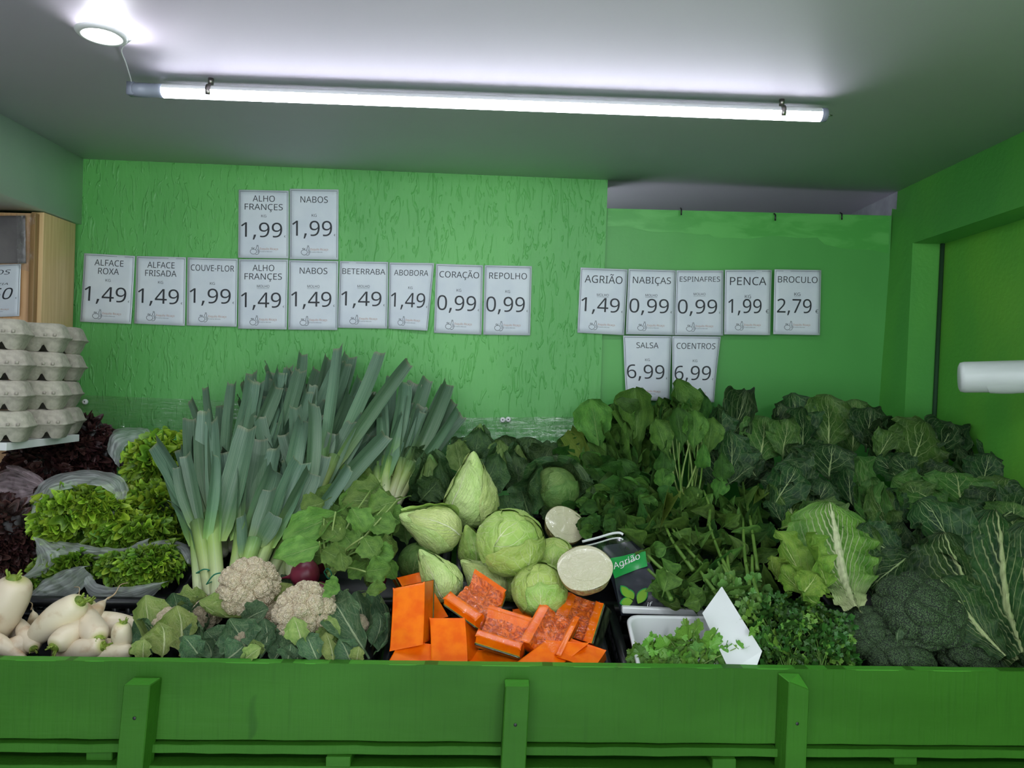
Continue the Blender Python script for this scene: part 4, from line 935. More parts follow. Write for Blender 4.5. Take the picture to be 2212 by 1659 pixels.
# ---------------------------------------------------------------- leeks
def blade(seed, bend, fold, n=18):
    v = np.linspace(0, 1, n); nu = 7; u = np.linspace(-1, 1, nu); r = np.random.RandomState(seed)
    th = bend * v ** 2; y = np.concatenate([[0], np.cumsum(np.cos(th[1:]) / (n - 1))]); z = np.concatenate([[0], np.cumsum(np.sin(th[1:]) / (n - 1))])
    L = math.hypot(y[-1], z[-1]); ca, sa = y[-1] / L, z[-1] / L; y, z = (y * ca + z * sa) / L, (-y * sa + z * ca) / L
    w = interp([(0, .55), (.15, .8), (.5, 1), (.85, .95), (1, .82)])(v) * .5
    Ug, Vg = np.meshgrid(u, v)
    a = (r.rand() - .5) * 1.2 * Vg
    X0 = Ug * w[:, None]; h = fold * np.abs(Ug) * w[:, None]
    Y = y[:, None] + np.where(Vg > .99, (r.rand(nu)[None, :] - .5) * .03 + .02 * Ug * (r.rand() - .5), 0)
    V = np.stack([X0 * np.cos(a) - h * np.sin(a), Y, (z[:, None] / .1) * 0 + X0 * np.sin(a) + h * np.cos(a)], -1)
    V[..., 2] += z[:, None] * 8.0            # bend is kept when width scales z
    return V.reshape(-1, 3), gridfaces(nu, n), np.stack([(Ug + 1) / 2, Vg], -1).reshape(-1, 2)
lib('blade', 10, lambda i: blade(i, [.1, -.15, .25, -.3, .4, .05, -.1, .2, .6, -.5][i], [.5, .8, .3, .6, .4, 1.0, .2, .7, .5, .4][i]))
def leek(b, t, k, nb, seed, label, shaft=.42, spread=.16, w=.036, root=False, lens=(.7, 1.0)):
    r = random.Random(seed); B, T = at(*b), at(*t); d = T - B; L = d.length
    rt = thing('leek', label, 'leek', B, 'leeks standing in bundles')
    s = B + d * shaft; rad = .0135 * k
    up = d.normalized()
    pts = [B, B + d * .012, B + d * (shaft * .3), B + d * (shaft * .7), s]
    part('shaft', mk('shaft', *tube(pts, [rad * .75, rad, rad * .98, rad * 1.05, rad * 1.25], 14)), MT['leekshaft'], rt)
    side = up.cross(Vector((0, -1, .2))).normalized(); fr = side.cross(up).normalized()
    for i in range(nb):
        q = (i - (nb - 1) / 2) / max(1, (nb - 1) / 2)
        st_ = B + d * (shaft * r.uniform(.55, .98)) + side * q * rad * .7
        e = B + d * r.uniform(*lens) + side * (q * spread * L * r.uniform(.5, 1.3)) + fr * r.uniform(-.03, .06) * L
        if i == nb // 2: e = T
        nrm = fr * 1.0 + side * (q * .9 + r.uniform(-.4, .4))
        ww = w * k * r.uniform(.75, 1.15)
        leafpart(rt, 'blade', r.randrange(10 if i != nb // 2 else 3), 'leekleaf', frame(st_, e, nrm, ww, ww), 'leek_leaf')
    if root:
        for j in range(9):
            a = r.random() * 6.28; p1 = B - up * .012 + (side * math.cos(a) + fr * math.sin(a)) * .014; p2 = p1 - up * r.uniform(.0, .02) + (side * math.cos(a) + fr * math.sin(a)) * .012 + Vector((0, 0, r.uniform(-.01, .015)))
            part('root_hair', mk('hair', *tube([B, p1, p2], [.0009, .0007, .0004], 4)), MT['root'], rt)
    return rt
LK = [  # base, tip, thickness, blades, label, shaft share
 ((432, 1288, 1.60), (408, 905, 1.98), 1.0, 4, 'leftmost leek with a grey green leaf leaning over the lettuce', .40),
 ((455, 1292, 1.58), (402, 985, 1.80), .95, 4, 'leek with white shaft in the front bundle, leftmost, bent outwards', .50),
 ((472, 1296, 1.56), (440, 910, 1.96), 1.15, 5, 'thick straight leek in the front bundle next to the leftmost ones', .42),
 ((500, 1290, 1.56), (560, 950, 1.92), 1.15, 5, 'leek in the front bundle rising behind the upper cauliflower', .38),
 ((512, 1285, 1.55), (585, 1060, 1.72), 1.0, 3, 'short leek with a pale cut end leaning right behind the upper cauliflower', .50),
 ((540, 1270, 1.58), (650, 1000, 1.82), 1.1, 4, 'bright green leek leaning right over the beetroot leaves', .48),
 ((575, 1260, 1.62), (700, 985, 1.90), 1.0, 4, 'leek leaning furthest right beside the beetroot leaves', .40),
 ((600, 1265, 1.64), (620, 1010, 1.88), .95, 4, 'leek standing between the upper cauliflower and the beetroots', .42),
 ((630, 1260, 1.66), (560, 900, 2.0), .95, 4, 'leek left of the beetroots, leaning back left', .40),
 ((660, 1250, 1.68), (640, 880, 2.02), .95, 4, 'leek hidden low behind the beetroot, upright leaves', .40),
 ((480, 1200, 1.74), (505, 828, 2.16), 1.0, 5, 'back row leek with its cut top furthest left against the wall', .34),
 ((500, 1190, 1.76), (545, 808, 2.20), 1.0, 5, 'back row leek with a curled dry tip, second from the left', .34),
 ((520, 1180, 1.78), (575, 856, 2.12), 1.0, 5, 'middle row leek with two broad pale flat leaves', .30),
 ((540, 1170, 1.80), (590, 805, 2.22), 1.05, 5, 'back row leek above the broad pale leaves', .32),
 ((560, 1165, 1.82), (625, 795, 2.24), 1.05, 5, 'back row leek with folded cut top left of the tall narrow one', .32),
 ((580, 1160, 1.80), (630, 845, 2.14), 1.0, 5, 'middle row leek in the centre of the fan', .32),
 ((600, 1150, 1.86), (652, 764, 2.26), 1.05, 4, 'tallest narrow leek left of centre, ending near the paper notices', .34),
 ((615, 1150, 1.84), (690, 800, 2.24), 1.05, 5, 'back row leek right of the tall narrow one', .32),
 ((630, 1150, 1.86), (712, 775, 2.26), 1.05, 5, 'back row leek with a yellowish streaked leaf', .32),
 ((645, 1150, 1.88), (755, 770, 2.27), 1.15, 5, 'tall broad leek with dark frayed cut top', .32),
 ((660, 1150, 1.84), (740, 900, 2.10), 1.0, 5, 'middle row leek leaning right of the fan centre', .34),
 ((670, 1160, 1.86), (780, 820, 2.24), 1.0, 5, 'back row leek behind the tallest right leaning leaf', .32),
 ((655, 1140, 1.80), (822, 762, 2.18), .95, 3, 'leek with one tall straight leaf leaning right, highest of all', .36),
 ((640, 1160, 1.80), (790, 900, 2.04), 1.0, 4, 'middle row leek leaning right over the beetroot leaves', .34),
 ((700, 1170, 1.90), (800, 940, 2.08), 1.0, 4, 'leek leaning right low behind the beetroot leaves', .34),
 ((830, 1075, 1.98), (845, 815, 2.24), 1.1, 5, 'right bundle leek, leftmost, with one straight vertical leaf', .30),
 ((838, 1080, 2.00), (880, 832, 2.26), 1.0, 5, 'right bundle leek, second from the left', .30),
 ((845, 1080, 1.98), (922, 818, 2.24), 1.0, 4, 'right bundle leek with pale straight leaves leaning right', .30),
 ((850, 1085, 1.98), (965, 828, 2.24), 1.0, 4, 'right bundle leek leaning strongly right', .30),
 ((856, 1090, 1.98), (980, 868, 2.24), .9, 3, 'right bundle leek with the outermost narrow leaf', .32),
 ((822, 1090, 1.96), (800, 850, 2.20), .95, 5, 'leek between the right bundle and the main fan', .30),
]
for i, a in enumerate(LK):
    leek(a[0], a[1], a[2], a[3], i + 3, a[4], a[5], root=i in (0, 1), w=.040 if a[2] < 1.1 else .044, spread=.17)
def band(pts, label, r=.0014):
    c = [at(*p) for p in pts]; c = c + [c[0]]
    o = part('rubber_band', mk('band', *tube(curve(c, 30), r, 6)), MT['rubber']); tag(o, label, 'rubber band')
band([(446, 1262, 1.545), (462, 1242, 1.535), (482, 1238, 1.535), (486, 1246, 1.56), (468, 1252, 1.60)], 'green rubber band around the front left leek shafts')
band([(476, 1256, 1.54), (492, 1243, 1.53), (506, 1240, 1.53), (500, 1250, 1.58)], 'green rubber band around leek shafts beside the upper cauliflower')
band([(424, 1238, 1.60), (440, 1230, 1.59), (452, 1232, 1.59), (440, 1236, 1.63)], 'thin green rubber band around the leftmost leek shaft')

# ---------------------------------------------------------------- beetroots
bm = curve([Vector(p) for p in ((0, 0, -.062), (.002, 0, -.045), (.006, 0, -.031), (.020, 0, -.022), (.029, 0, -.002), (.027, 0, .014), (.016, 0, .024), (.007, 0, .027), (0, 0, .028))], 30)
V, F, U = lathe([(max(p.x, 0), p.z) for p in bm], 28); BM = mk('beetroot', V, F, U)
def beet(px, py, Y, k, ang, tow, label):
    a = math.radians(ang); t = math.radians(tow)
    d = (RIGHT * math.cos(a) + UP * math.sin(a)) * math.cos(t) + Vector((0, -1, 0)) * math.sin(t)
    M = Matrix.Translation(at(px, py, Y)) @ d.to_track_quat('Z', 'Y').to_matrix().to_4x4() @ Matrix.Scale(k, 4)
    tag(part('beetroot', BM, MT['beet'], None, M), label, 'beetroot', 'beetroots in the bundle')
beet(660, 1240, 1.56, 1.0, 10, 0, 'round dark red beetroot, nearest and fully in view')
beet(690, 1212, 1.66, .98, 20, 10, 'dark red beetroot in shadow behind the nearest one')
beet(692, 1276, 1.56, .62, 30, 0, 'small beetroot between the nearest one and the lower cauliflower')
beet(716, 1288, 1.55, .62, 60, 0, 'small beetroot above the lower cauliflower on the right')
beet(817, 1254, 1.70, .62, 90, 0, 'beetroot in shadow beside the black crate edge')
def stems(parent, b, ts, r0, mat, seed, name='stalk', sag=.02):
    r = random.Random(seed)
    for t in ts:
        B, T = at(*b), at(*t); B = B + Vector([r.uniform(-.006, .006) for _ in range(3)])
        m = B.lerp(T, .5) + Vector((r.uniform(-.01, .01), 0, sag))
        part(name, mk(name, *tube(curve([B, m, T], 8), np.linspace(r0, r0 * .6, 8), 6)), MT[mat], parent)
bt = thing('beet_tops', 'mass of broad green beetroot leaves tied with a green band right of the beetroots', 'beet leaves', at(740, 1180, 1.62))
tops = [((610, 1165), (725, 1105), 60, 0), ((590, 1205), (690, 1170), 60, 1), ((680, 1060), (745, 1100), 50, 2), ((740, 1085), (850, 1075), 80, 3), ((735, 1110), (800, 1060), 60, 4), ((795, 1100), (858, 1080), 60, 5),
        ((720, 1025), (775, 1035), 46, 0), ((735, 1000), (748, 1060), 46, 1), ((800, 1010), (775, 1060), 46, 2), ((850, 1150), (800, 1120), 55, 3), ((860, 1185), (800, 1180), 55, 4), ((845, 1225), (790, 1235), 50, 5), ((740, 1165), (700, 1120), 52, 0),
        ((770, 1185), (735, 1140), 46, 1), ((745, 1215), (700, 1190), 44, 2), ((815, 1205), (785, 1160), 50, 3), ((865, 1130), (830, 1100), 50, 4), ((700, 1150), (680, 1110), 60, 5), ((650, 1100), (700, 1080), 54, 0), ((620, 1185), (680, 1195), 56, 1), ((790, 1150), (760, 1100), 50, 2), ((835, 1270), (790, 1275), 30, 5), ((850, 1205), (815, 1190), 40, 2), ((735, 1275), (700, 1262), 40, 3), ((745, 1235), (735, 1190), 34, 1)]
base = (712, 1245, 1.58)
r = random.Random(4)
for i, (t, m, w, k) in enumerate(tops):
    Yt = D(*t) - .10 + r.uniform(-.03, .03)
    b = (m[0], m[1], Yt + r.uniform(.0, .05))
    bb = b if math.hypot(t[0] - m[0], t[1] - m[1]) > 60 else (2 * m[0] - t[0], 2 * m[1] - t[1], b[2])
    LP(bt, 'beet', k, 'beetleaf', (t[0] + (m[0] - t[0]) * 1.35, t[1] + (m[1] - t[1]) * 1.35, Yt + .03), (t[0], t[1], Yt), w * 1.25, (r.uniform(-.4, .4), -1, r.uniform(.3, 1)))
    if i < 16: stems(bt, base, [(m[0], m[1], Yt + .02)], .0028, 'palestem', i, sag=.01)
for i in range(34):
    x = r.uniform(640, 860); y = r.uniform(1040, 1240)
    if x < 760 and y > 1200: continue
    Yt = D(x, y) - .03; a = r.uniform(0, 6.28); l = r.uniform(35, 60)
    LP(bt, 'beet', r.randrange(6), 'beetleaf', (x - math.cos(a) * l, y + math.sin(a) * l, Yt + .02), (x + math.cos(a) * l * .5, y - math.sin(a) * l * .5, Yt), r.uniform(38, 58), (r.uniform(-.5, .5), -1, r.uniform(0, 1)))
stems(bt, base, [(740 + 8 * k, 1195 - 10 * k, 1.60 + .01 * k) for k in range(7)], .0035, 'palestem', 3, sag=.004)
stems(bt, (795, 1262, 1.64), [(780 + 9 * k, 1160 + 6 * (k % 3), 1.66) for k in range(7)], .003, 'palestem', 9, sag=.0)
band([(700, 1236, 1.565), (708, 1228, 1.56), (716, 1240, 1.56), (710, 1250, 1.57)], 'green rubber band around the beetroot stalks')
# ---------------------------------------------------------------- curds and crowns
import bmesh
def ico(n):
    b = bmesh.new(); bmesh.ops.create_icosphere(b, subdivisions=n, radius=1.0)
    V = np.array([tuple(v.co) for v in b.verts]); F = np.array([[v.index for v in f.verts] for f in b.faces]); b.free(); return V, F
IV, IF = ico(7)
def centers(n, seed, jit=.5):
    i = np.arange(n) + .5; ph = np.arccos(1 - 2 * i / n); th = PI * (1 + 5 ** .5) * i; r = np.random.RandomState(seed)
    c = np.stack([np.cos(th) * np.sin(ph), np.sin(th) * np.sin(ph), np.cos(ph)], 1) + r.normal(size=(n, 3)) * jit / math.sqrt(n)
    return c / np.linalg.norm(c, axis=1)[:, None]
def cells(V, n, seed, jit=.6):
    c = centers(n, seed, jit); d = V @ c.T; d = np.sort(-d, axis=1)[:, :2] if n < 60 else np.partition(-d, 1, axis=1)[:, :2]
    a = np.arccos(np.clip(-d, -1, 1)); s = math.sqrt(4 * PI / n) / 2
    return a[:, 0] / s, (a[:, 1] - a[:, 0]) / s      # distance to centre, distance to the crease
def crown_mesh(seed, kind):
    V = IV.copy(); q = V + .10 * np.stack([vnoise(V, seed + k, .7, 2) for k in range(3)], 1); q /= np.linalg.norm(q, axis=1)[:, None]
    if kind == 'curd':
        f1, e1 = cells(q, 34, seed); f2, e2 = cells(q, 330, seed + 1, .7); f3, e3 = cells(q, 1500, seed + 2, .7)
        h = .13 * (np.clip(e1 / .9, 0, 1) ** .5) - .05 * f1 ** 2 + .050 * (np.clip(e2 / .9, 0, 1) ** .5) - .012 * f2 ** 2 + .014 * np.clip(e3, 0, 1) ** .6
        r = .86 + h
    else:
        f1, e1 = cells(q, 22, seed); f2, e2 = cells(q, 170, seed + 1, .8)
        r = .88 + .10 * np.clip(e1 / .8, 0, 1) ** .5 - .03 * f1 ** 2 + .022 * np.clip(e2, 0, 1) ** .6 + .008 * vnoise(V, seed + 9, 9, 2)
    V = V * r[:, None]; V[:, 2] = np.where(V[:, 2] < 0, V[:, 2] * .55, V[:, 2] * (.92 if kind == 'curd' else .80))
    low = V[:, 2] < -.25; V[low, 2] = -.25 + (V[low, 2] + .25) * .4
    return mk(kind, V, IF)
CURD = [crown_mesh(3, 'curd'), crown_mesh(8, 'curd')]; BRO = [crown_mesh(21, 'broc'), crown_mesh(27, 'broc')]
def orient(px, py, Y, up, spin, k):
    q = Vector(up).to_track_quat('Z', 'Y').to_matrix().to_4x4()
    return Matrix.Translation(at(px, py, Y)) @ q @ Matrix.Rotation(spin, 4, 'Z') @ Matrix.Scale(k, 4)
CG = 'cauliflowers in the front crate'
def cauli(px, py, Y, rpx, up, spin, v, label, leaves=()):
    M = orient(px, py, Y, up, spin, W_(rpx, Y))
    rt = thing('cauliflower', label, 'cauliflower', M.translation, CG)
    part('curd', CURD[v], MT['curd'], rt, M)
    V, F, U = lathe([(0, -.62), (.24, -.62), (.27, -.3), (.3, -.15)], 16); part('stalk', mk('stalk', V, F), MT['palestem'], rt, M)
    for i, (b, t, w, k, m, n) in enumerate(leaves): LP(rt, 'cauli', k, m, b, (b[0] + (t[0] - b[0]) * 1.1, b[1] + (t[1] - b[1]) * 1.1, t[2]), w * 1.35, n, 'outer_leaf')
    return rt
cl, cll = 'cauleaf', 'cauleaflight'
cauli(538, 1270, 1.52, 66, (.05, -.75, .65), .4, 0, 'large cream cauliflower, the upper one in front of the leek shafts', [
    ((560, 1332, 1.50), (625, 1268, 1.52), 44, 0, cll, (-.6, -1, .2)), ((500, 1330, 1.49), (470, 1300, 1.50), 30, 2, cll, (0, -1, .4)), ((605, 1290, 1.56), (640, 1250, 1.58), 46, 1, cl, (0, -1, .3)),
    ((545, 1335, 1.47), (440, 1302, 1.48), 42, 0, cll, (.2, -.6, 1)), ((520, 1345, 1.47), (575, 1318, 1.46), 38, 3, cl, (0, -1, .6))])
cauli(661, 1326, 1.45, 70, (-.05, -.72, .68), 1.9, 1, 'large cream cauliflower, the lower right one with a pale leaf folded over its base', [
    ((655, 1405, 1.37), (636, 1338, 1.37), 40, 2, cll, (0, -1, .2)), ((600, 1400, 1.40), (625, 1365, 1.40), 40, 1, cl, (0, -1, .3)), ((690, 1405, 1.39), (715, 1355, 1.41), 36, 0, cll, (0, -1, .3)),
    ((730, 1400, 1.40), (706, 1340, 1.42), 22, 3, cll, (.6, -1, .2))])
cauli(448, 1326, 1.52, 34, (0, -.8, .6), 1.0, 1, 'small cream cauliflower left of and below the upper one', [((455, 1352, 1.50), (430, 1302, 1.53), 34, 1, cl, (.3, -1, .2))])
cauli(582, 1352, 1.50, 50, (0, -.8, .6), 2.5, 0, 'cream cauliflower deep between the two large ones', [((540, 1350, 1.52), (590, 1325, 1.53), 30, 1, cl, (0, -1, .5)), ((600, 1395, 1.42), (585, 1365, 1.42), 40, 2, cl, (0, -1, .3))])
cauli(372, 1352, 1.45, 42, (0, -.6, .8), .2, 1, 'cauliflower fully wrapped in pale and grey green leaves at the crate corner by the turnips', [
    ((350, 1425, 1.40), (318, 1298, 1.47), 62, 0, cll, (.9, -1, .1)), ((330, 1420, 1.39), (294, 1345, 1.45), 50, 1, cl, (-.7, -1, .2)),
    ((390, 1420, 1.38), (383, 1318, 1.42), 66, 0, cll, (.1, -1, .3)), ((350, 1428, 1.37), (342, 1352, 1.38), 62, 1, cll, (-.2, -1, .3)), ((415, 1425, 1.38), (425, 1345, 1.41), 50, 0, cl, (-.6, -1, .2)),
    ((395, 1400, 1.44), (430, 1308, 1.50), 56, 4, cl, (-.5, -1, .6)), ((370, 1390, 1.46), (375, 1290, 1.54), 70, 4, cl, (.1, -1, .7)), ((440, 1430, 1.38), (400, 1378, 1.37), 40, 2, cl, (.3, -1, .3)),
    ((310, 1430, 1.37), (312, 1385, 1.37), 34, 3, cll, (0, -1, .3)), ((340, 1300, 1.56), (440, 1290, 1.56), 38, 0, cll, (0, -.5, 1)), ((420, 1330, 1.56), (455, 1290, 1.58), 36, 1, cl, (0, -1, .5))])
cauli(528, 1392, 1.43, 34, (.1, -.6, .8), 3.0, 0, 'cauliflower with grey green leaves folded over it at the front edge, middle', [
    ((500, 1430, 1.37), (450, 1368, 1.42), 62, 0, cl, (.3, -1, .4)), ((545, 1430, 1.36), (500, 1345, 1.42), 70, 1, cl, (.1, -1, .6)), ((560, 1430, 1.37), (570, 1345, 1.43), 60, 0, cl, (-.3, -1, .4)),
    ((585, 1432, 1.37), (605, 1375, 1.41), 46, 1, cl, (-.4, -1, .3)), ((480, 1432, 1.36), (520, 1395, 1.36), 50, 4, cl, (.2, -1, .5)), ((520, 1432, 1.36), (560, 1402, 1.36), 26, 3, cll, (.0, -1, .5)), ((555, 1430, 1.39), (548, 1385, 1.38), 30, 2, cll, (.3, -1, .2)), ((455, 1425, 1.37), (440, 1385, 1.41), 36, 1, cl, (0, -1, .2))])
cauli(772, 1352, 1.46, 26, (0, -.6, .8), 1.2, 1, 'cauliflower almost hidden by upright ribbed leaves beside the pumpkin crate', [
    ((800, 1425, 1.38), (726, 1305, 1.48), 62, 3, cl, (.3, -1, .1)), ((775, 1420, 1.40), (770, 1290, 1.50), 64, 0, cl, (-.2, -1, .2)), ((810, 1420, 1.40), (800, 1278, 1.52), 50, 4, cl, (-.4, -1, .2)),
    ((800, 1400, 1.42), (815, 1330, 1.47), 40, 1, cl, (-.5, -1, .2)), ((740, 1400, 1.42), (745, 1320, 1.49), 44, 1, cl, (.3, -1, .3)), ((760, 1350, 1.50), (788, 1286, 1.53), 30, 2, cll, (0, -1, .5))])
cauli(690, 1410, 1.42, 28, (0, -.6, .8), 2.2, 0, 'cauliflower low at the front edge under spread pale veined leaves', [
    ((640, 1435, 1.36), (650, 1372, 1.39), 60, 0, cl, (.2, -1, .4)), ((690, 1435, 1.36), (665, 1378, 1.38), 40, 3, cl, (.1, -1, .4)), ((720, 1438, 1.35), (706, 1372, 1.38), 34, 2, cll, (-.4, -1, .3)),
    ((760, 1435, 1.36), (735, 1385, 1.38), 44, 1, cl, (0, -1, .4)), ((620, 1435, 1.36), (628, 1395, 1.37), 40, 1, cl, (.3, -1, .3)), ((770, 1436, 1.37), (775, 1400, 1.37), 24, 3, cll, (0, -1, .3))])
BG = 'broccoli heads in the front right crate'
for px, py, Y, rpx, up, sp, v, lb in ((1985, 1322, 1.50, 96, (.05, -.5, .85), 0, 0, 'largest dark green broccoli head, highest in its crate'),
      (1868, 1368, 1.51, 66, (-.3, -.5, .8), 1.4, 1, 'dark green broccoli head beside the parsley'), (1942, 1424, 1.47, 74, (0, -.35, .95), 2.6, 0, 'dark green broccoli head low in front of the largest one'),
      (2085, 1416, 1.50, 78, (.2, -.3, .9), 4.0, 1, 'dark green broccoli head in shadow at the right end'), (2150, 1400, 1.52, 70, (.3, -.3, .9), 5.0, 0, 'broccoli head mostly hidden under the big ribbed leaf')):
    M = orient(px, py, Y, up, sp, W_(rpx, Y)); rt = thing('broccoli', lb, 'broccoli', M.translation, BG)
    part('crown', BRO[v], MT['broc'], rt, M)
    V, F, U = lathe([(0, -.95), (.24, -.95), (.24, -.5), (.5, -.12)], 16); part('stalk', mk('stalk', V, F), MT['stem'], rt, M)
    if v == 0 and rpx > 90: LP(rt, 'cauli', 2, 'cauleaf', (1938, 1388, 1.43), (1943, 1355, 1.42), 18, (0, -1, .2), 'small_leaf')

# ---------------------------------------------------------------- cabbages
PR = {'round': [(0, .02, -.92), (.06, .30, -.90), (.2, .72, -.70), (.4, .98, -.22), (.55, 1.0, .15), (.75, .78, .62), (.9, .40, .86), (1, .0, .93)],
      'point': [(0, .02, -1.0), (.06, .28, -.97), (.18, .62, -.72), (.36, .80, -.30), (.52, .70, .15), (.70, .41, .70), (.86, .20, 1.15), (.95, .11, 1.36), (1, .0, 1.48)]}
def prof(kind, v):
    p = np.array(PR[kind]); return np.interp(v, p[:, 0], p[:, 1]), np.interp(v, p[:, 0], p[:, 2])
def smoothprof(kind, v):
    e = .03; a = [prof(kind, np.clip(v + d, 0, 1)) for d in (-2 * e, -e, 0, e, 2 * e)]
    return sum(x[0] for x in a) / 5, sum(x[1] for x in a) / 5
def shell(kind, ph0, al, v0, v1, off, seed, twist=0.0, lift=.05, curl=0.0, nu=37, nv=36, wr=.028):
    u = np.linspace(-1, 1, nu); v = np.linspace(0, 1, nv); Ug, Vg = np.meshgrid(u, v); A = np.abs(Ug)
    wv = interp([(0, .25), (.25, .8), (.6, 1), (.85, .8), (1, .15)])(v)[:, None]
    vp = v0 + (v1 - v0) * Vg; r, z = smoothprof(kind, vp)
    ph = ph0 + Ug * al * wv + twist * Vg
    r2 = np.maximum(r, .05)
    d = off + lift * (A ** 4 + .6 * Vg ** 8) + wr * vnoise(np.stack([r * np.cos(ph), r * np.sin(ph), z], -1).reshape(-1, 3), seed, 2.2, 3).reshape(r.shape)
    fold = ((Vg - .8 * A ** .9) * 9 + seed) % 1.0
    d = d + .016 * np.exp(-((fold - .5) / .15) ** 2) * (1 - A) + .018 * np.exp(-(Ug / .05) ** 2) * (1.1 - Vg)
    if curl: d = d + curl * np.clip((A - .6) / .4, 0, 1) ** 2 + curl * np.clip((Vg - .75) / .25, 0, 1) ** 2 + curl * .3 * A ** 3 * np.sin(Vg * 14 + seed)
    R = r + d * (1 - .6 * Vg ** 6); Z = z + d * .5 * (Vg - .3)
    V = np.stack([R * np.cos(ph), R * np.sin(ph), Z], -1).reshape(-1, 3)
    return mk('shell', V, gridfaces(nu, nv), np.stack([(Ug + 1) / 2, Vg], -1).reshape(-1, 2))
def core(kind):
    v = np.linspace(0, 1, 26); r, z = smoothprof(kind, v); r[0] = r[-1] = 0
    V, F, U = lathe(list(zip(r, z)), 36); V = V * (1 + .015 * vnoise(V, 4, 1.2, 2))[:, None]; return mk('core', V, F, U)
CORE = {k: core(k) for k in PR}
_sh = {}
def cabbage(px, py, Y, rpx, up, spin, kind, mat, label, group, n=4, extra=(), seed=0, name='cabbage', coremat=None):
    M = orient(px, py, Y, up, spin, W_(rpx, Y)); rt = thing(name, label, 'cabbage', M.translation, group)
    me = CORE[kind].copy(); part('head', me, MT[coremat or mat], rt, M)
    for i in range(n):
        a = dict(ph0=i * 2.3 + seed, al=1.25, v0=.02, v1=.93 - .05 * (i % 3), off=.015 + .018 * i, seed=seed + i, twist=.5 if kind == 'point' else .25, lift=.025)
        part('wrapping_leaf', shell(kind, **a), MT[mat], rt, M)
    for (ph, al, v1, off, lift, curl, m) in extra:
        part('outer_leaf', shell(kind, ph, al, .02, v1, off, abs(int(ph * 10)) % 97, .1, lift, curl), MT[m], rt, M)
    return rt
PG = 'pointed cabbages in the middle of the stand'; RG = 'round cabbages in the middle of the stand'
P4 = -PI / 2   # azimuth that faces the viewer for an upright axis
cabbage(1020, 1072, 1.86, 72, (.02, -.25, .97), .3, 'point', 'pointed', 'large pale pointed cabbage standing upright, tallest of its kind', PG, 4, seed=1)
cabbage(938, 1140, 1.72, 62, (-.75, -.45, .35), 2.0, 'point', 'pointed', 'pale pointed cabbage lying with its tip to the left, with dark leaf base', PG, 4, [(.5, 1.3, .9, .07, .05, .10, 'cab')], seed=2)
cabbage(950, 1248, 1.60, 54, (-.55, -.1, .75), .4, 'point', 'pointed', 'creased pale pointed cabbage leaning left just behind the pumpkin', PG, 4, seed=3)
cabbage(1052, 1256, 1.66, 54, (-.65, -.2, .55), 1.0, 'point', 'pointed', 'pale pointed cabbage behind the middle pumpkin pieces', PG, 4, seed=4)
cabbage(1020, 1182, 1.74, 42, (-.2, -.4, .8), .2, 'point', 'cab', 'pointed cabbage squeezed behind the largest round cabbage, left of it', PG, 3, seed=5)
cabbage(1102, 1172, 1.62, 72, (.25, -.55, .80), .4, 'round', 'cab', 'large round green cabbage with a torn leaf, in the centre of the pile', RG, 4, seed=6)
cabbage(1166, 1274, 1.56, 58, (-.1, -.5, .85), 1.7, 'round', 'cab', 'round green cabbage behind the pumpkin, under the cut half', RG, 4, seed=7)
cabbage(1195, 1205, 1.66, 46, (0, -.3, .95), 2.7, 'round', 'cab', 'pale round cabbage half hidden behind the nearer cut half', RG, 3, seed=8)
cabbage(1100, 1260, 1.68, 40, (0, -.3, .95), .7, 'round', 'cab', 'round cabbage in the shadow between the central one and the pumpkin', RG, 2, seed=9)
cabbage(905, 1215, 1.72, 46, (0, -.3, .95), .7, 'round', 'cabmid', 'dark round cabbage in shadow at the left end of the cabbage pile', RG, 2, seed=10)
dk = [(P4 + 1.5, 1.0, .80, .12, .10, .30, 'cabdark'), (P4 - 1.5, 1.0, .80, .13, .10, .30, 'cabdark'), (PI / 2, 1.2, .95, .15, .1, .25, 'cabdark')]
cabbage(935, 1042, 1.96, 44, (-.1, -.15, 1), .0, 'point', 'cabmid', 'small pointed cabbage between dark outer leaves beside the leeks', PG, 3, dk + [(P4, .8, .50, .14, .08, .2, 'cabdark')], seed=11)
cabbage(1068, 1022, 1.96, 40, (.25, -.1, 1), .0, 'point', 'cabmid', 'pointed cabbage with spread dark leaves right behind the tallest pale one', PG, 3, dk, seed=12)
cabbage(1032, 962, 2.10, 34, (.1, -.1, 1), .6, 'point', 'cabmid', 'topmost pointed cabbage with a frayed yellowish tip against the wall', PG, 3, dk[:2], seed=13)
cabbage(1118, 1000, 2.08, 30, (0, -.3, .9), .9, 'point', 'cabmid', 'small pointed cabbage shaded by a dark leaf near the wall', PG, 2, dk, seed=14)
cabbage(1198, 1058, 1.90, 52, (.2, -.45, .85), .0, 'round', 'cabmid', 'green cabbage opened by a broad dark outer leaf above the cut halves', RG, 3, [(P4 + 2.0, 1.2, .85, .14, .1, .45, 'cabdark'), (P4 - 1.9, 1.1, .85, .14, .1, .4, 'cabdark'), (PI / 2, 1.3, .95, .18, .1, .4, 'cabdark'), (P4, 1.0, .45, .12, .05, .1, 'cabmid')], seed=15)
dl_ = thing('cabbage_leaves', 'dark loose outer leaves spread behind the pointed cabbages along the wall', 'cabbage leaves', at(1080, 990, 2.1))
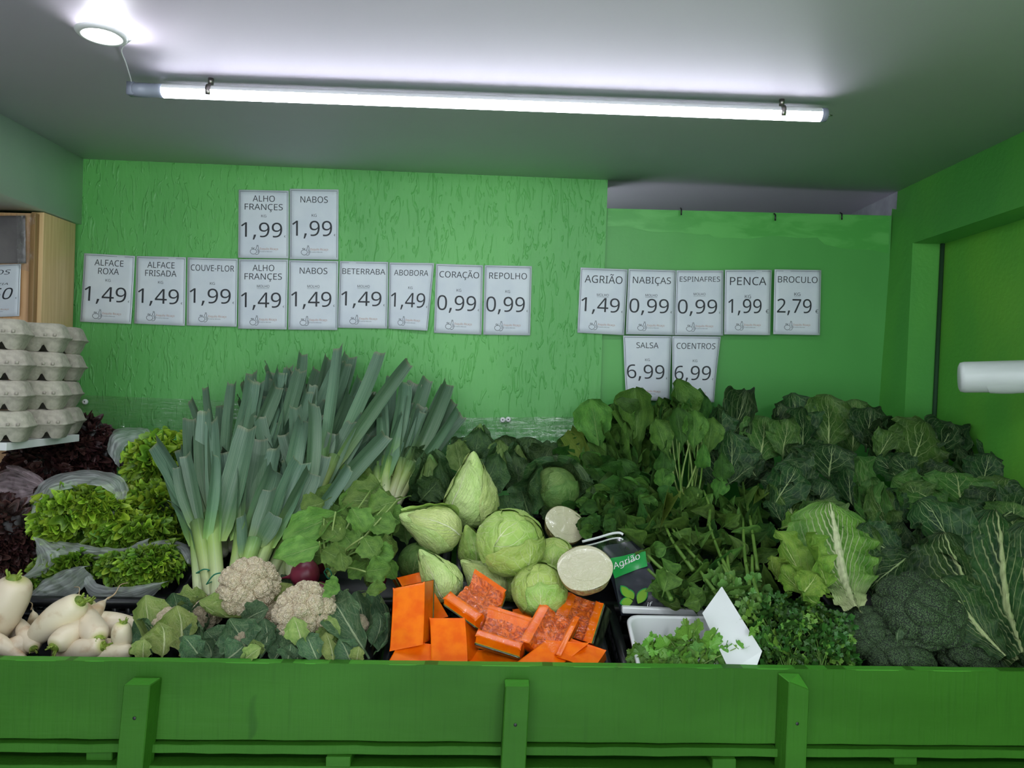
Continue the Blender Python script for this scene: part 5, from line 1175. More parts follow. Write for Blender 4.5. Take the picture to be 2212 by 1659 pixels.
for i, (b, t, w, k, m) in enumerate([((920, 1090, 2.0), (880, 965, 2.08), 85, 0, 'cabdark'), ((930, 1080, 1.98), (925, 960, 2.10), 80, 1, 'cabdark'), ((905, 1085, 1.88), (950, 1035, 1.88), 70, 1, 'cabdark'), ((1000, 1030, 2.0), (985, 955, 2.08), 60, 2, 'cabmid'),
     ((1000, 1020, 2.06), (1010, 945, 2.14), 70, 1, 'cabdark'), ((1090, 1030, 2.0), (1080, 950, 2.08), 60, 1, 'cabmid'), ((1085, 1020, 2.08), (1090, 940, 2.14), 80, 4, 'cabdark'), ((1130, 1020, 2.10), (1150, 945, 2.15), 80, 4, 'cabdark'),
     ((1150, 1040, 2.06), (1190, 965, 2.12), 90, 0, 'cabdark'), ((1200, 1040, 2.02), (1215, 985, 2.08), 80, 1, 'cabdark'), ((1130, 1100, 1.92), (1110, 985, 2.02), 70, 0, 'cabdark'), ((1150, 1120, 1.86), (1120, 1040, 1.94), 70, 1, 'cabdark'), ((1240, 1090, 1.88), (1262, 1020, 1.94), 60, 0, 'cabdark'),
     ((880, 1100, 1.80), (868, 1120, 1.78), 40, 3, 'cabdark'), ((1110, 1130, 1.84), (1090, 1070, 1.9), 70, 1, 'cabdark'), ((880, 1180, 1.78), (870, 1110, 1.80), 60, 0, 'cabmid'), ((1215, 1130, 1.84), (1180, 1085, 1.86), 60, 1, 'cabdark'), ((1150, 960, 2.16), (1210, 980, 2.16), 40, 0, 'cabdark'), ((1040, 1010, 2.05), (1050, 948, 2.10), 50, 3, 'cabmid')]):
    LP(dl_, 'kaleflat' if i % 2 else 'kale', k % (4 if i % 2 else 6), m, b, t, w, ((i % 3 - 1) * .4, -1, .4))
def half(px, py, Y, rpx, nrm, sx, label, mat='cab'):
    M = orient(px, py, Y, nrm, .3, W_(rpx, Y)) @ Matrix.Diagonal((sx, 1, 1, 1))
    rt = thing('cabbage_half', label, 'cabbage', M.translation, 'cut cabbage halves wrapped in film')
    a = np.linspace(0, PI / 2, 12)
    V, F, U = lathe([(math.cos(t), -.98 * math.sin(t)) for t in a], 40); V *= (1 + .02 * vnoise(V, 3, 1, 2))[:, None]
    part('outer_leaves', mk('half', V, F, U), MT['cutside'], rt, M)
    V, F, U = lathe([(0, .03), (.4, .03), (.8, .018), (.97, .004), (1.0, -.01)], 48); V[:, :2] *= (1 + .035 * vnoise(V, 6, .6, 2))[:, None]; V[:, 2] += .008 * vnoise(V, 7, 2, 2); part('cut_face', mk('cut', V, F, U), MT['cutface'], rt, M)
    V, F, U = lathe([(0, .06), (.5, .058), (.9, .04), (1.03, .0), (1.03, -.12)], 40); V[:, 2] += .012 * vnoise(V, 9, 2.5, 2)
    part('cling_film', mk('film', V, F, V[:, :2] * .5), MT['wrap'], rt, M)
    for q, rr_ in enumerate((.84, .62)):
        pts = [Vector((rr_ * math.cos(t) * (1 + .05 * math.sin(3 * t + q)), rr_ * math.sin(t) * (1 + .06 * math.cos(2 * t + q)), .028 - .012 * (rr_ > .8))) for t in np.linspace(.2 + q, .2 + q + 4.6, 40)]
        part('leaf_layer', mk('layer', *tube(pts, .004, 5)), MT['cutface'], rt, M)
half(1263, 1226, 1.52, 59, (-.12, -.64, .76), 1.0, 'cut cabbage half showing a cream face, the nearer and larger one')
half(1222, 1132, 1.76, 46, (.30, -.62, .62), 1.0, 'cut cabbage half partly covered by spinach leaves, further back')

# ---------------------------------------------------------------- cut pumpkin
def pumpkin(T0, TA, TB, th, cav, label, bulge=.05, rng=(.2, .82), lip=.15):
    p0 = at(*T0); A = at(*TA) - p0; B = at(*TB) - p0
    O = at(T0[0] + th[0], T0[1] + th[1], T0[2] + th[2]); Cc = p0 - O
    M = Matrix(((A.x, B.x, Cc.x, O.x), (A.y, B.y, Cc.y, O.y), (A.z, B.z, Cc.z, O.z), (0, 0, 0, 1)))
    def X(V): return xf(M, np.array(V, float))
    n = 19; g = np.linspace(0, 1, n)
    ag, bg = np.meshgrid(g, g)
    def top(a, b):
        s = np.clip((a - rng[0]) / .08, 0, 1) * np.clip((rng[1] - a) / .08, 0, 1)
        return 1 - (cav * s * (1 + .25 * vnoise(np.stack([a * 3, b * 3, a * 0], -1).reshape(-1, 3), 3, 1.4, 2).reshape(a.shape)) if cav else .03 * np.sin(b * 3))
    bt_ = -bulge + (lip + bulge) * np.abs(2 * ag - 1) ** 1.7
    ctr = xf(M, [[.5, .5, .5]])[0]
    rt = thing('pumpkin_piece', label, 'pumpkin', ctr, 'cut pumpkin pieces wrapped in film')
    Vt = np.stack([ag, bg, top(ag, bg)], -1).reshape(-1, 3); Vb = np.stack([ag, bg, np.minimum(bt_ + .03, .97)], -1).reshape(-1, 3)
    F = gridfaces(n, n)
    cenA = Vt[F].mean(1)[:, 0]; cavm = (cenA > rng[0] + .02) & (cenA < rng[1] - .02) if cav else np.zeros(len(F), bool)
    ring = np.concatenate([np.arange(n), np.arange(n - 1, n * n, n)[1:], np.arange(n * n - 1, n * n - n - 1, -1)[1:], np.arange(n * n - n, -1, -n)[1:-1]])
    m = len(ring); S_ = np.array([[ring[i], ring[(i + 1) % m], n * n + ring[(i + 1) % m], n * n + ring[i]] for i in range(m)])
    V = X(np.concatenate([Vt, Vb]))
    o = part('flesh', mk('flesh', V, np.concatenate([F[~cavm], S_, F + n * n]), smooth=False), MT['flesh'], rt); bevel(o, .0015, 2)
    if cav: part('seed_cavity', mk('cavity', X(Vt), F[cavm]), MT['cavity'], rt)
    if cav:
        n2 = 24; g2 = np.linspace(-.01, 1.01, n2); a2, b2 = np.meshgrid(g2, g2)
        h2 = 1.05 + .06 * vnoise(np.stack([a2 * 4, b2 * 4, a2 * 0 + T0[0]], -1).reshape(-1, 3), 5, 1.2, 3).reshape(a2.shape)
        part('cling_film', mk('film', X(np.stack([a2, b2, h2], -1).reshape(-1, 3)), gridfaces(n2, n2), np.stack([a2, b2], -1).reshape(-1, 2)), MT['wrap'], rt)
    Vr = np.stack([ag, bg, bt_ - .02], -1).reshape(-1, 3); Vr[:, :2] = (Vr[:, :2] - .5) * 1.012 + .5
    Vq = np.stack([ag, bg, bt_ + .05], -1).reshape(-1, 3); Vq[:, :2] = (Vq[:, :2] - .5) * 1.012 + .5
    part('rind', mk('rind', X(np.concatenate([Vr, Vq])), np.concatenate([F, S_]), smooth=True), MT['rind'], rt)
    E = Vq[ring].copy(); E2 = E.copy(); E2[:, 2] += .03
    part('rind_edge', mk('edge', X(np.concatenate([E, E2])), np.array([[i, (i + 1) % m, m + (i + 1) % m, m + i] for i in range(m)]), smooth=False), MT['rindedge'], rt)
Q = 'orange cut pumpkin piece '
pumpkin((843, 1405, 1.42), (912, 1391, 1.42), (850, 1271, 1.49), (30, -12, .06), 0, Q + 'standing tall at the left crate wall')
pumpkin((910, 1345, 1.52), (966, 1331, 1.52), (858, 1248, 1.60), (-14, 4, .05), 0, Q + 'leaning behind the tall left one')
pumpkin((1026, 1341, 1.46), (1092, 1275, 1.54), (958, 1293, 1.49), (2, 50, .012), .40, Q + 'with cavity and dark rind below, highest in the middle', rng=(.25, .96), lip=.72)
pumpkin((932, 1428, 1.41), (1008, 1428, 1.41), (929, 1335, 1.47), (38, -2, .05), 0, Q + 'upright in front, second from left, with a smooth face')
pumpkin((1028, 1374, 1.42), (1058, 1308, 1.49), (1124, 1404, 1.41), (-6, 50, .006), .40, Q + 'with seed cavity up, central front', rng=(.25, .88), lip=.66)
pumpkin((1124, 1382, 1.43), (1210, 1416, 1.41), (1168, 1303, 1.51), (6, 30, .04), .30, Q + 'with red seed cavity, between the central and the right one', rng=(.22, .88), lip=.5)
pumpkin((1190, 1358, 1.49), (1276, 1388, 1.46), (1220, 1277, 1.57), (46, 26, .03), .22, Q + 'with thick dark rind on its right, rightmost in the crate', .25, rng=(.18, .80), lip=.9)
pumpkin((838, 1432, 1.40), (946, 1448, 1.40), (866, 1382, 1.44), (8, 14, .04), 0, Q + 'lowest in the left front corner')
pumpkin((1112, 1434, 1.40), (1204, 1440, 1.40), (1180, 1383, 1.44), (4, 20, .03), 0, Q + 'low in front below the one with the red cavity')
pumpkin((1204, 1418, 1.41), (1280, 1444, 1.40), (1234, 1380, 1.46), (6, 26, .02), 0, Q + 'low in front below the rightmost one')
pumpkin((1100, 1348, 1.53), (1145, 1340, 1.53), (1108, 1317, 1.56), (0, 14, .03), 0, Q + 'showing only a tiny tip between upper and central ones')
pumpkin((1000, 1434, 1.41), (1125, 1436, 1.41), (1000, 1404, 1.46), (0, 12, .02), 0, Q + 'hidden low under the central one')
pumpkin((885, 1425, 1.47), (960, 1425, 1.47), (890, 1365, 1.55), (6, 12, .03), 0, Q + 'in the gap between the two left front ones')
# ---------------------------------------------------------------- white tray, lid and rail
def rrect(w, d, r, n=6):
    out = []
    for cx, cy, a0 in ((w / 2 - r, d / 2 - r, 0), (-w / 2 + r, d / 2 - r, PI / 2), (-w / 2 + r, -d / 2 + r, PI), (w / 2 - r, -d / 2 + r, 3 * PI / 2)):
        for i in range(n): a = a0 + PI / 2 * i / (n - 1); out.append((cx + r * math.cos(a), cy + r * math.sin(a)))
    return np.array(out)
tc = at(1462, 1330, 1.55); tw = .190; td = .15
bl = at(1352, 1342, 1.52); br = at(1546, 1350, 1.525); tw = (br - bl).length
Mt = Matrix.Translation((bl + br) / 2 + Vector((0, -td / 2, -.018))) @ Matrix.Rotation(math.atan(SL), 4, 'Z') @ Matrix.Rotation(.46, 4, 'X')
rt = thing('white_tray', 'white rounded plastic tray holding the bunch of coriander', 'tray', Mt.translation)
R = []
for (w, d, z) in ((tw - .05, td - .05, -.068), (tw - .038, td - .038, -.068), (tw - .008, td - .008, -.003), (tw, td, -.003), (tw, td, .002), (tw - .003, td - .003, .004), (tw - .012, td - .012, .004), (tw - .016, td - .016, .001), (tw - .046, td - .046, -.062), (tw - .07, td - .07, -.064), (.01, .01, -.064)):
    p = rrect(w, d, min(.022, w / 2.2, d / 2.2)); R.append(np.concatenate([p, np.full((len(p), 1), z)], 1))
n = len(R[0]); V = np.concatenate(R); part('tray_body', mk('tray', V, gridfaces(n, len(R), True)), MT['whiteplastic'], rt, Mt)
def slab(name, pts, th, m, label, cat, bev=.002):
    P_ = [at(*p) for p in pts]; nn = (P_[1] - P_[0]).cross(P_[2] - P_[1]).normalized()
    if nn.y > 0: nn = -nn
    V = P_ + [p - nn * th for p in P_]; k = len(P_)
    F = [tuple(range(k)), tuple(range(2 * k - 1, k - 1, -1))] + [(i, (i + 1) % k, k + (i + 1) % k, k + i)[::-1] for i in range(k)]
    o = part(name, mk(name, [tuple(v) for v in V], F, smooth=False), m); bevel(o, bev, 2); return tag(o, label, cat)
slab('white_plastic_sheet', [(1557, 1268, 1.49), (1600, 1338, 1.446), (1644, 1408, 1.402), (1629, 1450, 1.386), (1575, 1450, 1.388), (1516, 1325, 1.46)], .0035, MT['whiteplastic'], 'white flat plastic sheet standing tilted at the right end of the coriander tray', 'plastic sheet', .0015)
slab('white_rail', [(1344, 1311, 1.55), (1524, 1319, 1.55), (1524, 1332, 1.55), (1344, 1326, 1.55)], .015, MT['whiteplastic'], 'white plastic rail lying behind the coriander tray', 'rail', .003)
# ---------------------------------------------------------------- printed bag
def poly3(parent, name, pts, Yf, m, lift=0.0, n=1):
    V = [tuple(at(p[0], p[1], Yf(p[0], p[1]) - lift)) for p in pts]
    c = (sum(p[0] for p in pts) / len(pts), sum(p[1] for p in pts) / len(pts)); V.append(tuple(at(c[0], c[1], Yf(*c) - lift)))
    k = len(pts); return part(name, mk(name, V, [(i, (i + 1) % k, k) for i in range(k)]), m, parent)
bagY = lambda x, y: 1.615 - (y - 1230) * .0006 + .010 * math.cos((x - 1370) / 38)
pb = thing('watercress_bag', 'dark printed plastic bag lettered Agrião hidroponia behind the nearer cut half', 'bag', at(1380, 1250, 1.62))
def gsheet(name, TL, TR, BL, BR, m, lift, nu=16, nv=14, amp=.004, seed=1):
    V = []
    for j in range(nv):
        for i in range(nu):
            s, t = i / (nu - 1), j / (nv - 1)
            x = (TL[0] * (1 - s) + TR[0] * s) * (1 - t) + (BL[0] * (1 - s) + BR[0] * s) * t; y = (TL[1] * (1 - s) + TR[1] * s) * (1 - t) + (BL[1] * (1 - s) + BR[1] * s) * t
            V.append(tuple(at(x, y, bagY(x, y) - lift)))
    V = np.array(V); V[:, 1] += amp * vnoise(V * 16, seed, 1, 2)
    return part(name, mk(name, V, gridfaces(nu, nv)), m, pb)
gsheet('bag_body', (1325, 1236), (1402, 1214), (1342, 1325), (1450, 1318), MT['bagdark'], 0)
gsheet('bag_back', (1300, 1180), (1380, 1165), (1342, 1330), (1455, 1322), MT['bagdark'], -.03)
gsheet('clear_top', (1262, 1178), (1350, 1158), (1325, 1240), (1402, 1216), MT['clear'], 0)
part('green_band', gsheet('x', (1314, 1208), (1394, 1190), (1328, 1250), (1398, 1222), MT['baggreen'], .003, amp=.004).data, None, pb); bpy.data.objects.remove(bpy.data.objects['x'])
for dy, w in ((0, 6), (11, 4)):
    pts = [at(x, y + dy, bagY(x, y) - .004) for x, y in ((1258, 1170), (1290, 1162), (1320, 1153), (1338, 1151), (1346, 1155))]
    part('zip_strip', mk('zip', *tube(curve(pts, 14), px2m(w, 1.6) / 2, 6)), MT['whiteplastic'], pb)
def bagtext(s, x0, y0, x1, y1, cap, m, nm, italic=.2, lift=.008):
    V, F = textmesh(s, italic); w = V[:, 0].max() - V[:, 0].min(); V2 = []
    ex, ey = (x1 - x0), (y1 - y0); ln = math.hypot(ex, ey)
    for a, b, c in V:
        t = (a - V[:, 0].min()) / w; q = b / CAP * cap
        x = x0 + ex * t + (ey / ln) * q; y = y0 + ey * t - (ex / ln) * q; V2.append(tuple(at(x, y, bagY(x, y) - lift)))
    part(nm, mk(nm, V2, F, smooth=False), m, pb)
bagtext('Agrião', 1326, 1230, 1384, 1206, 13, MT['whiteplastic'], 'title_lettering')
bagtext('HIDROPONIA', 1344, 1224, 1374, 1210, 4, MT['whiteplastic'], 'small_lettering')
bagtext('if', 1398, 1310, 1411, 1308, 8, MT['whiteplastic'], 'lower_lettering')
def leafshape(cx, cy, l, w, ang):
    a = math.radians(ang); out = []
    for t in np.linspace(0, 1, 9): out.append((t * l, w * math.sin(PI * t) ** .8))
    for t in np.linspace(1, 0, 9)[1:-1]: out.append((t * l, -w * math.sin(PI * t) ** .8))
    return [(cx + x * math.cos(a) - y * math.sin(a), cy - x * math.sin(a) - y * math.cos(a)) for x, y in out]
for cx, cy, l, w, an in ((1362, 1292, 32, 8, 128), (1368, 1295, 22, 6, 112), (1367, 1298, 26, 9, 190), (1378, 1304, 36, 10, 62)):
    poly3(pb, 'printed_leaf', leafshape(cx, cy, l + 3, w + 1.6, an), bagY, MT['baggreen'], .006); poly3(pb, 'printed_leaf', leafshape(cx, cy, l, w, an), bagY, MT['bagleaf'], .0075)
# ---------------------------------------------------------------- leafy greens
def inpoly(x, y, P_):
    c = False; j = len(P_) - 1
    for i in range(len(P_)):
        if (P_[i][1] > y) != (P_[j][1] > y) and x < (P_[j][0] - P_[i][0]) * (y - P_[i][1]) / (P_[j][1] - P_[i][1]) + P_[i][0]: c = not c
        j = i
    return c
def pick(r, P_):
    xs = [p[0] for p in P_]; ys = [p[1] for p in P_]
    while True:
        x = r.uniform(min(xs), max(xs)); y = r.uniform(min(ys), max(ys))
        if inpoly(x, y, P_): return x, y
def scatter(parent, kind, nk, mats, poly, n, origin, lpx, wpx, seed, yoff=0.0, yj=.04, spread=.6, up=.3, name='leaf', Yf=None):
    """leaves whose tips point away from `origin` (pixels), spread in the polygon; lower leaves lie nearer"""
    r = random.Random(seed); pts = sorted([pick(r, poly) for _ in range(n)], key=lambda q: q[1])
    for (x, y) in pts:
        a = math.atan2(-(y - origin[1]), x - origin[0]) + r.uniform(-spread, spread)
        l = r.uniform(*lpx); w = r.uniform(*wpx); Y = (Yf(x, y) if Yf else D(x, y)) + yoff + r.uniform(-yj, yj)
        LP(parent, kind, r.randrange(nk), r.choice(mats), (x - math.cos(a) * l * .55, y + math.sin(a) * l * .55, Y + r.uniform(-.01, .05)), (x + math.cos(a) * l * .45, y - math.sin(a) * l * .45, Y + r.uniform(-.03, .02)), w,
           (r.uniform(-.6, .6), -1, up + r.uniform(-.4, .6)), name)
# turnip greens, three bunches
gr = thing('turnip_greens', 'tall bunch of broad rounded green leaves in front of the two hanging notices', 'leafy greens', at(1440, 1060, 2.0))
G_ = ['greens', 'greens', 'greensdark']
for (b, t, w, k, m) in [((1300, 1000), (1275, 862), 92, 0, 'greens'), ((1345, 985), (1345, 850), 60, 1, 'greens'), ((1375, 1010), (1372, 838), 92, 3, 'greens'), ((1420, 1000), (1430, 870), 66, 0, 'greens'), ((1480, 980), (1462, 818), 84, 3, 'greens'), ((1500, 990), (1512, 838), 62, 1, 'greensdark'),
      ((1535, 990), (1545, 880), 46, 2, 'greensdark'), ((1500, 1010), (1530, 905), 66, 0, 'greens'), ((1505, 1005), (1478, 905), 46, 2, 'greens'), ((1470, 1010), (1410, 890), 60, 4, 'greensdark'), ((1290, 1040), (1232, 930), 52, 0, 'greenslight'), ((1260, 1010), (1215, 960), 50, 1, 'greenslight'),
      ((1340, 960), (1318, 905), 40, 0, 'greenslight'), ((1380, 1050), (1300, 920), 56, 3, 'greens'), ((1390, 1060), (1335, 930), 52, 0, 'greensdark'), ((1400, 1060), (1370, 950), 60, 3, 'greens'), ((1420, 1060), (1320, 960), 44, 0, 'greensdark'), ((1460, 960), (1400, 880), 70, 2, 'greens'),
      ((1520, 1060), (1500, 960), 34, 1, 'greens'), ((1555, 1050), (1545, 940), 44, 0, 'greensdark'), ((1450, 1030), (1440, 940), 50, 3, 'greens'), ((1455, 1050), (1400, 985), 60, 4, 'greensdark')]:
    Yt = D(t[0], max(t[1], 930)) - .06; Yb = D(*b) - .02
    LP(gr, 'greens', k, m, (b[0], b[1], Yb), (t[0], t[1], min(Yt, 2.22)), w, ((t[0] % 7 - 3) * .12, -1, .35))
top_poly = [(1250, 930), (1350, 905), (1520, 905), (1585, 930), (1580, 975), (1530, 960), (1440, 960), (1420, 1000), (1280, 1010), (1235, 970)]
scatter(gr, 'greens', 8, G_ + ['greensdark'], top_poly, 46, (1470, 1120), (80, 130), (44, 70), 3, yoff=.03, spread=.35, Yf=lambda x, y: min(2.2, D(x, max(y, 930))))
rs = random.Random(8)
for k in range(13): stems(gr, (1478 + rs.uniform(-12, 30), 1090, 1.92 + rs.uniform(-.02, .02)), [(1440 + 8 * k + rs.uniform(-8, 8), 935, 2.03 + rs.uniform(-.03, .03))], rs.uniform(.0022, .0034), 'palestem' if k % 3 else 'stem', k, sag=-.01)
for (x0, y0_, x1, y1_, w, k, m) in ((1450, 1000, 1415, 905, 62, 0, 'greens'), (1478, 985, 1462, 880, 56, 3, 'greensdark'), (1500, 990, 1500, 885, 62, 0, 'greens'), (1530, 1000, 1540, 900, 60, 1, 'greens'), (1520, 940, 1512, 1010, 36, 2, 'greens'), (1440, 950, 1432, 1030, 50, 4, 'greensdark'), (1558, 960, 1560, 1040, 50, 0, 'greensdark'),
      (1440, 1080, 1430, 1010, 50, 0, 'greens'), (1500, 1105, 1494, 1050, 44, 3, 'greens'), (1545, 1090, 1560, 1030, 44, 0, 'greens'), (1470, 1115, 1450, 1060, 44, 2, 'greenslight')):
    LP(gr, 'greens', k, m, (x0, y0_, 1.91), (x1, y1_, 1.93), w, (0, -1, .4))
g2 = thing('turnip_greens', 'dark lower bunch of rounded leaves drooping left towards the cut cabbage', 'leafy greens', at(1340, 1050, 1.9))
low = [(1262, 960), (1400, 930), (1440, 1000), (1440, 1100), (1330, 1110), (1250, 1050), (1215, 1000)]
scatter(g2, 'greens', 8, ['greensdark', 'greens', 'greensdark'], low, 62, (1470, 1180), (70, 115), (38, 60), 5, yoff=-.03, spread=.4)
g3 = thing('spinach_sprigs', 'small glossy round leaves hanging over the further cut cabbage half', 'spinach', at(1270, 1110, 1.75))
scatter(g3, 'greens', 8, ['greensdark', 'greens'], [(1222, 1090), (1300, 1075), (1345, 1100), (1340, 1150), (1260, 1150)], 34, (1340, 1140), (34, 54), (28, 40), 6, yoff=-.06, spread=.9)
# spinach with thick stalks
sp1 = thing('spinach_bunch', 'large heap of pointed spinach leaves with thick green stalks above the white tray', 'spinach', at(1500, 1180, 1.75))
reg = [(1350, 1060), (1500, 1055), (1640, 1040), (1670, 1110), (1660, 1200), (1640, 1290), (1560, 1290), (1450, 1320), (1410, 1290), (1390, 1200), (1340, 1150), (1300, 1120)]
scatter(sp1, 'spinach', 8, ['spinach'] * 3 + ['greensdark'], reg, 190, (1620, 1330), (42, 74), (26, 44), 7, yoff=-.03, spread=1.3, up=.4)
for i, (b, t) in enumerate([((1620, 1290), (1605, 1120)), ((1600, 1280), (1530, 1130)), ((1560, 1260), (1450, 1140)), ((1640, 1230), (1612, 1080)), ((1500, 1230), (1430, 1120)), ((1530, 1140), (1520, 1060)), ((1590, 1290), (1570, 1190)), ((1480, 1260), (1400, 1200)), ((1600, 1300), (1560, 1220)), ((1450, 1290), (1400, 1230)), ((1640, 1300), (1625, 1200)), ((1550, 1290), (1510, 1230))]):
    stems(sp1, (b[0], b[1], D(*b) - .07), [(t[0], t[1], D(*t) - .08)], .0048, 'stem', i, sag=.0)
for (b, t, w, k, m) in [((1470, 1110), (1478, 1070), 30, 3, 'spinach'), ((1500, 1180), (1490, 1150), 52, 1, 'spinach'), ((1460, 1140), (1490, 1180), 46, 0, 'spinach'), ((1605, 1065), (1612, 1100), 34, 5, 'spinach'), ((1425, 1150), (1440, 1065), 26, 3, 'greenslight'), ((1430, 1290), (1440, 1235), 60, 2, 'spinach'), ((1510, 1150), (1515, 1185), 40, 3, 'spinach'), ((1560, 1140), (1600, 1110), 34, 0, 'spinach'), ((1640, 1050), (1650, 1085), 30, 1, 'spinach'), ((1625, 1095), (1640, 1055), 30, 3, 'greenslight')]:
    LP(sp1, 'spinach', k, m, (b[0], b[1], D(*b) - .10), (t[0], t[1], D(*t) - .11), w, (0, -1, .4))
# celery, parsley, coriander
def sprig(seed, lobes, teeth, n=62):
    r = np.random.RandomState(seed); ph = np.linspace(-2.5, 2.5, n)
    R_ = .38 + .50 * np.abs(np.cos(ph * lobes / 2)) ** .7 + .20 * (np.abs(np.sin(ph * teeth)) - .4); R_ *= np.cos(ph / 2.2) ** .25
    V = [(0, 0, 0)]
    for s in (.5, 1.0):
        for a, q in zip(ph, R_): V.append((q * s * math.sin(a) * .62, q * s * math.cos(a) * .62 + .12, .10 * s * s * math.sin(a * 3 + seed) + .08 * s * (q - .6)))
    F = [(0, 1 + i, 2 + i, 2 + i) for i in range(0)]
    F = [[1 + i, 1 + n + i, 2 + n + i, 2 + i] for i in range(n - 1)]
    for i in range(0, n - 2, 2): F.append([0, 1 + i, 2 + i, 3 + i])
    V = np.array(V); return V, np.array(F), V[:, :2] + .5
def compound(seed, lobes, teeth, arr):
    out = []
    for (x, y, s, a) in arr:
        V, F, U = sprig(seed + len(out), lobes, teeth); M = Matrix.Translation((x, y, .02 * len(out))) @ Matrix.Rotation(a, 4, 'Z') @ Matrix.Rotation((len(out) - 1) * .35, 4, 'Y') @ Matrix.Scale(s, 4); out.append((xf(M, V), F, U))
    out.append(tube([Vector((0, -.3, -.02)), Vector((0, .1, 0)), Vector((0, .4, 0))], [.02, .018, .012], 4)); V, F, U = join(out); return V, F, U
lib('coriander', 4, lambda i: compound(i, 3, 7, [(0, 0, 1.0, 0)] if i % 2 == 0 else [(0, .25, .75, 0), (.28, 0, .55, -.9), (-.28, 0, .55, .9)]))
lib('parsley', 4, lambda i: compound(i + 9, 3, 5, [(0, .35, .62, 0), (.26, .05, .55, -1.0), (-.26, .05, .55, 1.0)]))
def herb(parent, kind, mats, poly, n, size, seed, yoff, origin, spread=.8, name='leaf', up=.6):
    r = random.Random(seed)
    for (x, y) in sorted([pick(r, poly) for _ in range(n)], key=lambda q: q[1]):
        a = math.atan2(-(y - origin[1]), x - origin[0]) + r.uniform(-spread, spread); l = r.uniform(*size); Y = max(D(x, y) + yoff + r.uniform(-.035, .03), fy((x - 1106) / FPX * 1.4, .05))
        b = at(x - math.cos(a) * l * .5, y + math.sin(a) * l * .5, Y + r.uniform(0, .02)); t = at(x + math.cos(a) * l * .5, y - math.sin(a) * l * .5, Y - r.uniform(-.01, .02))
        leafpart(parent, kind, r.randrange(4), r.choice(mats), frame(b, t, (r.uniform(-.7, .7), -1, up + r.uniform(-.5, .5))), name)
pa = thing('parsley', 'dense dark green parsley with thin pale stalks between the tilted white sheet and the broccoli', 'parsley', at(1720, 1380, 1.5))
pp = [(1600, 1290), (1680, 1275), (1760, 1300), (1840, 1335), (1850, 1440), (1650, 1445), (1645, 1400), (1600, 1330)]
herb(pa, 'parsley', ['parsley'] * 3 + ['coriander'], pp, 270, (18, 32), 2, -.03, (1680, 1500), 1.2)
stems(pa, (1700, 1450, 1.41), [(1640 + 12 * k, 1320 + (k % 4) * 16, 1.47) for k in range(12)], .0013, 'stem', 3, sag=.0)
stems(pa, (1775, 1450, 1.41), [(1710 + 12 * k, 1330 + (k % 3) * 18, 1.48) for k in range(10)], .0013, 'stem', 5, sag=.01)
stems(pa, (1625, 1400, 1.46), [(1650, 1290, 1.54), (1665, 1300, 1.52), (1640, 1320, 1.50)], .0024, 'palestem', 4, sag=.0)
ce = thing('celery_leaves', 'toothed lighter green celery leaves behind the tip of the tilted white sheet', 'celery', at(1560, 1265, 1.6))
herb(ce, 'parsley', ['celery'], [(1520, 1240), (1640, 1240), (1650, 1300), (1590, 1320), (1530, 1290)], 40, (34, 54), 5, -.06, (1620, 1340), .8)
co = thing('coriander', 'bright green coriander leaves spilling out of the white tray', 'coriander', at(1480, 1400, 1.45))
cp = [(1350, 1385), (1385, 1372), (1430, 1385), (1480, 1350), (1530, 1352), (1560, 1375), (1610, 1400), (1600, 1425), (1560, 1440), (1360, 1440)]
herb(co, 'coriander', ['coriander'] * 4 + ['celery'], cp, 72, (32, 50), 8, -.045, (1480, 1500), .8)
stems(co, (1480, 1460, 1.42), [(1370, 1385, 1.42), (1410, 1395, 1.42), (1450, 1385, 1.42), (1500, 1360, 1.43), (1540, 1370, 1.42), (1590, 1400, 1.41)], .0014, 'palestem', 6, sag=.0)

# ---------------------------------------------------------------- big ribbed cabbage leaves (penca)
KG_ = 'big leafy cabbages heaped on the right'
def plant(label, base, leaves, nm='leafy_cabbage'):
    rt = thing(nm, label, 'cabbage', at(*base), KG_)
    for (b, t, w, lb, k, m, n) in leaves: LP(rt, lb, k, m, b, t, w, n)
    return rt
N0, NL, NR, NU = (0, -1, .35), (-.6, -1, .2), (.6, -1, .2), (0, -.6, 1)
plant('dark leafy cabbage with one upright leaf right of the hanging notices', (1590, 1050, 2.0), [
    ((1560, 1010, 2.05), (1612, 842, 2.20), 76, 'kale', 1, 'kale', (-.4, -1, .2)), ((1540, 990, 2.02), (1560, 885, 2.12), 80, 'kale', 3, 'kale', NR), ((1600, 1060, 1.94), (1578, 930, 2.04), 96, 'kale', 0, 'kale', (.3, -1, .2)),
    ((1570, 1050, 1.92), (1630, 1010, 1.90), 60, 'kale', 2, 'kale', NU), ((1640, 1040, 1.98), (1600, 960, 2.04), 70, 'kaleflat', 1, 'kale', N0), ((1600, 1070, 2.04), (1640, 960, 2.12), 100, 'kale', 0, 'kale', N0), ((1560, 1070, 2.02), (1540, 970, 2.10), 90, 'kaleflat', 0, 'kale', N0)])
plant('mid green leafy cabbage with veined leaf left of the tallest back leaves', (1660, 1010, 2.05), [
    ((1640, 1010, 2.04), (1655, 900, 2.14), 110, 'kaleflat', 0, 'kalelight', N0), ((1690, 1000, 2.02), (1700, 905, 2.10), 70, 'kale', 1, 'kalelight', NL), ((1625, 1000, 2.06), (1620, 920, 2.14), 60, 'kale', 0, 'kale', NR),
    ((1630, 1035, 1.96), (1720, 1030, 1.90), 100, 'kale', 4, 'kale', NU), ((1660, 1110, 1.84), (1720, 1010, 1.92), 90, 'kaleflat', 2, 'kale', N0)])
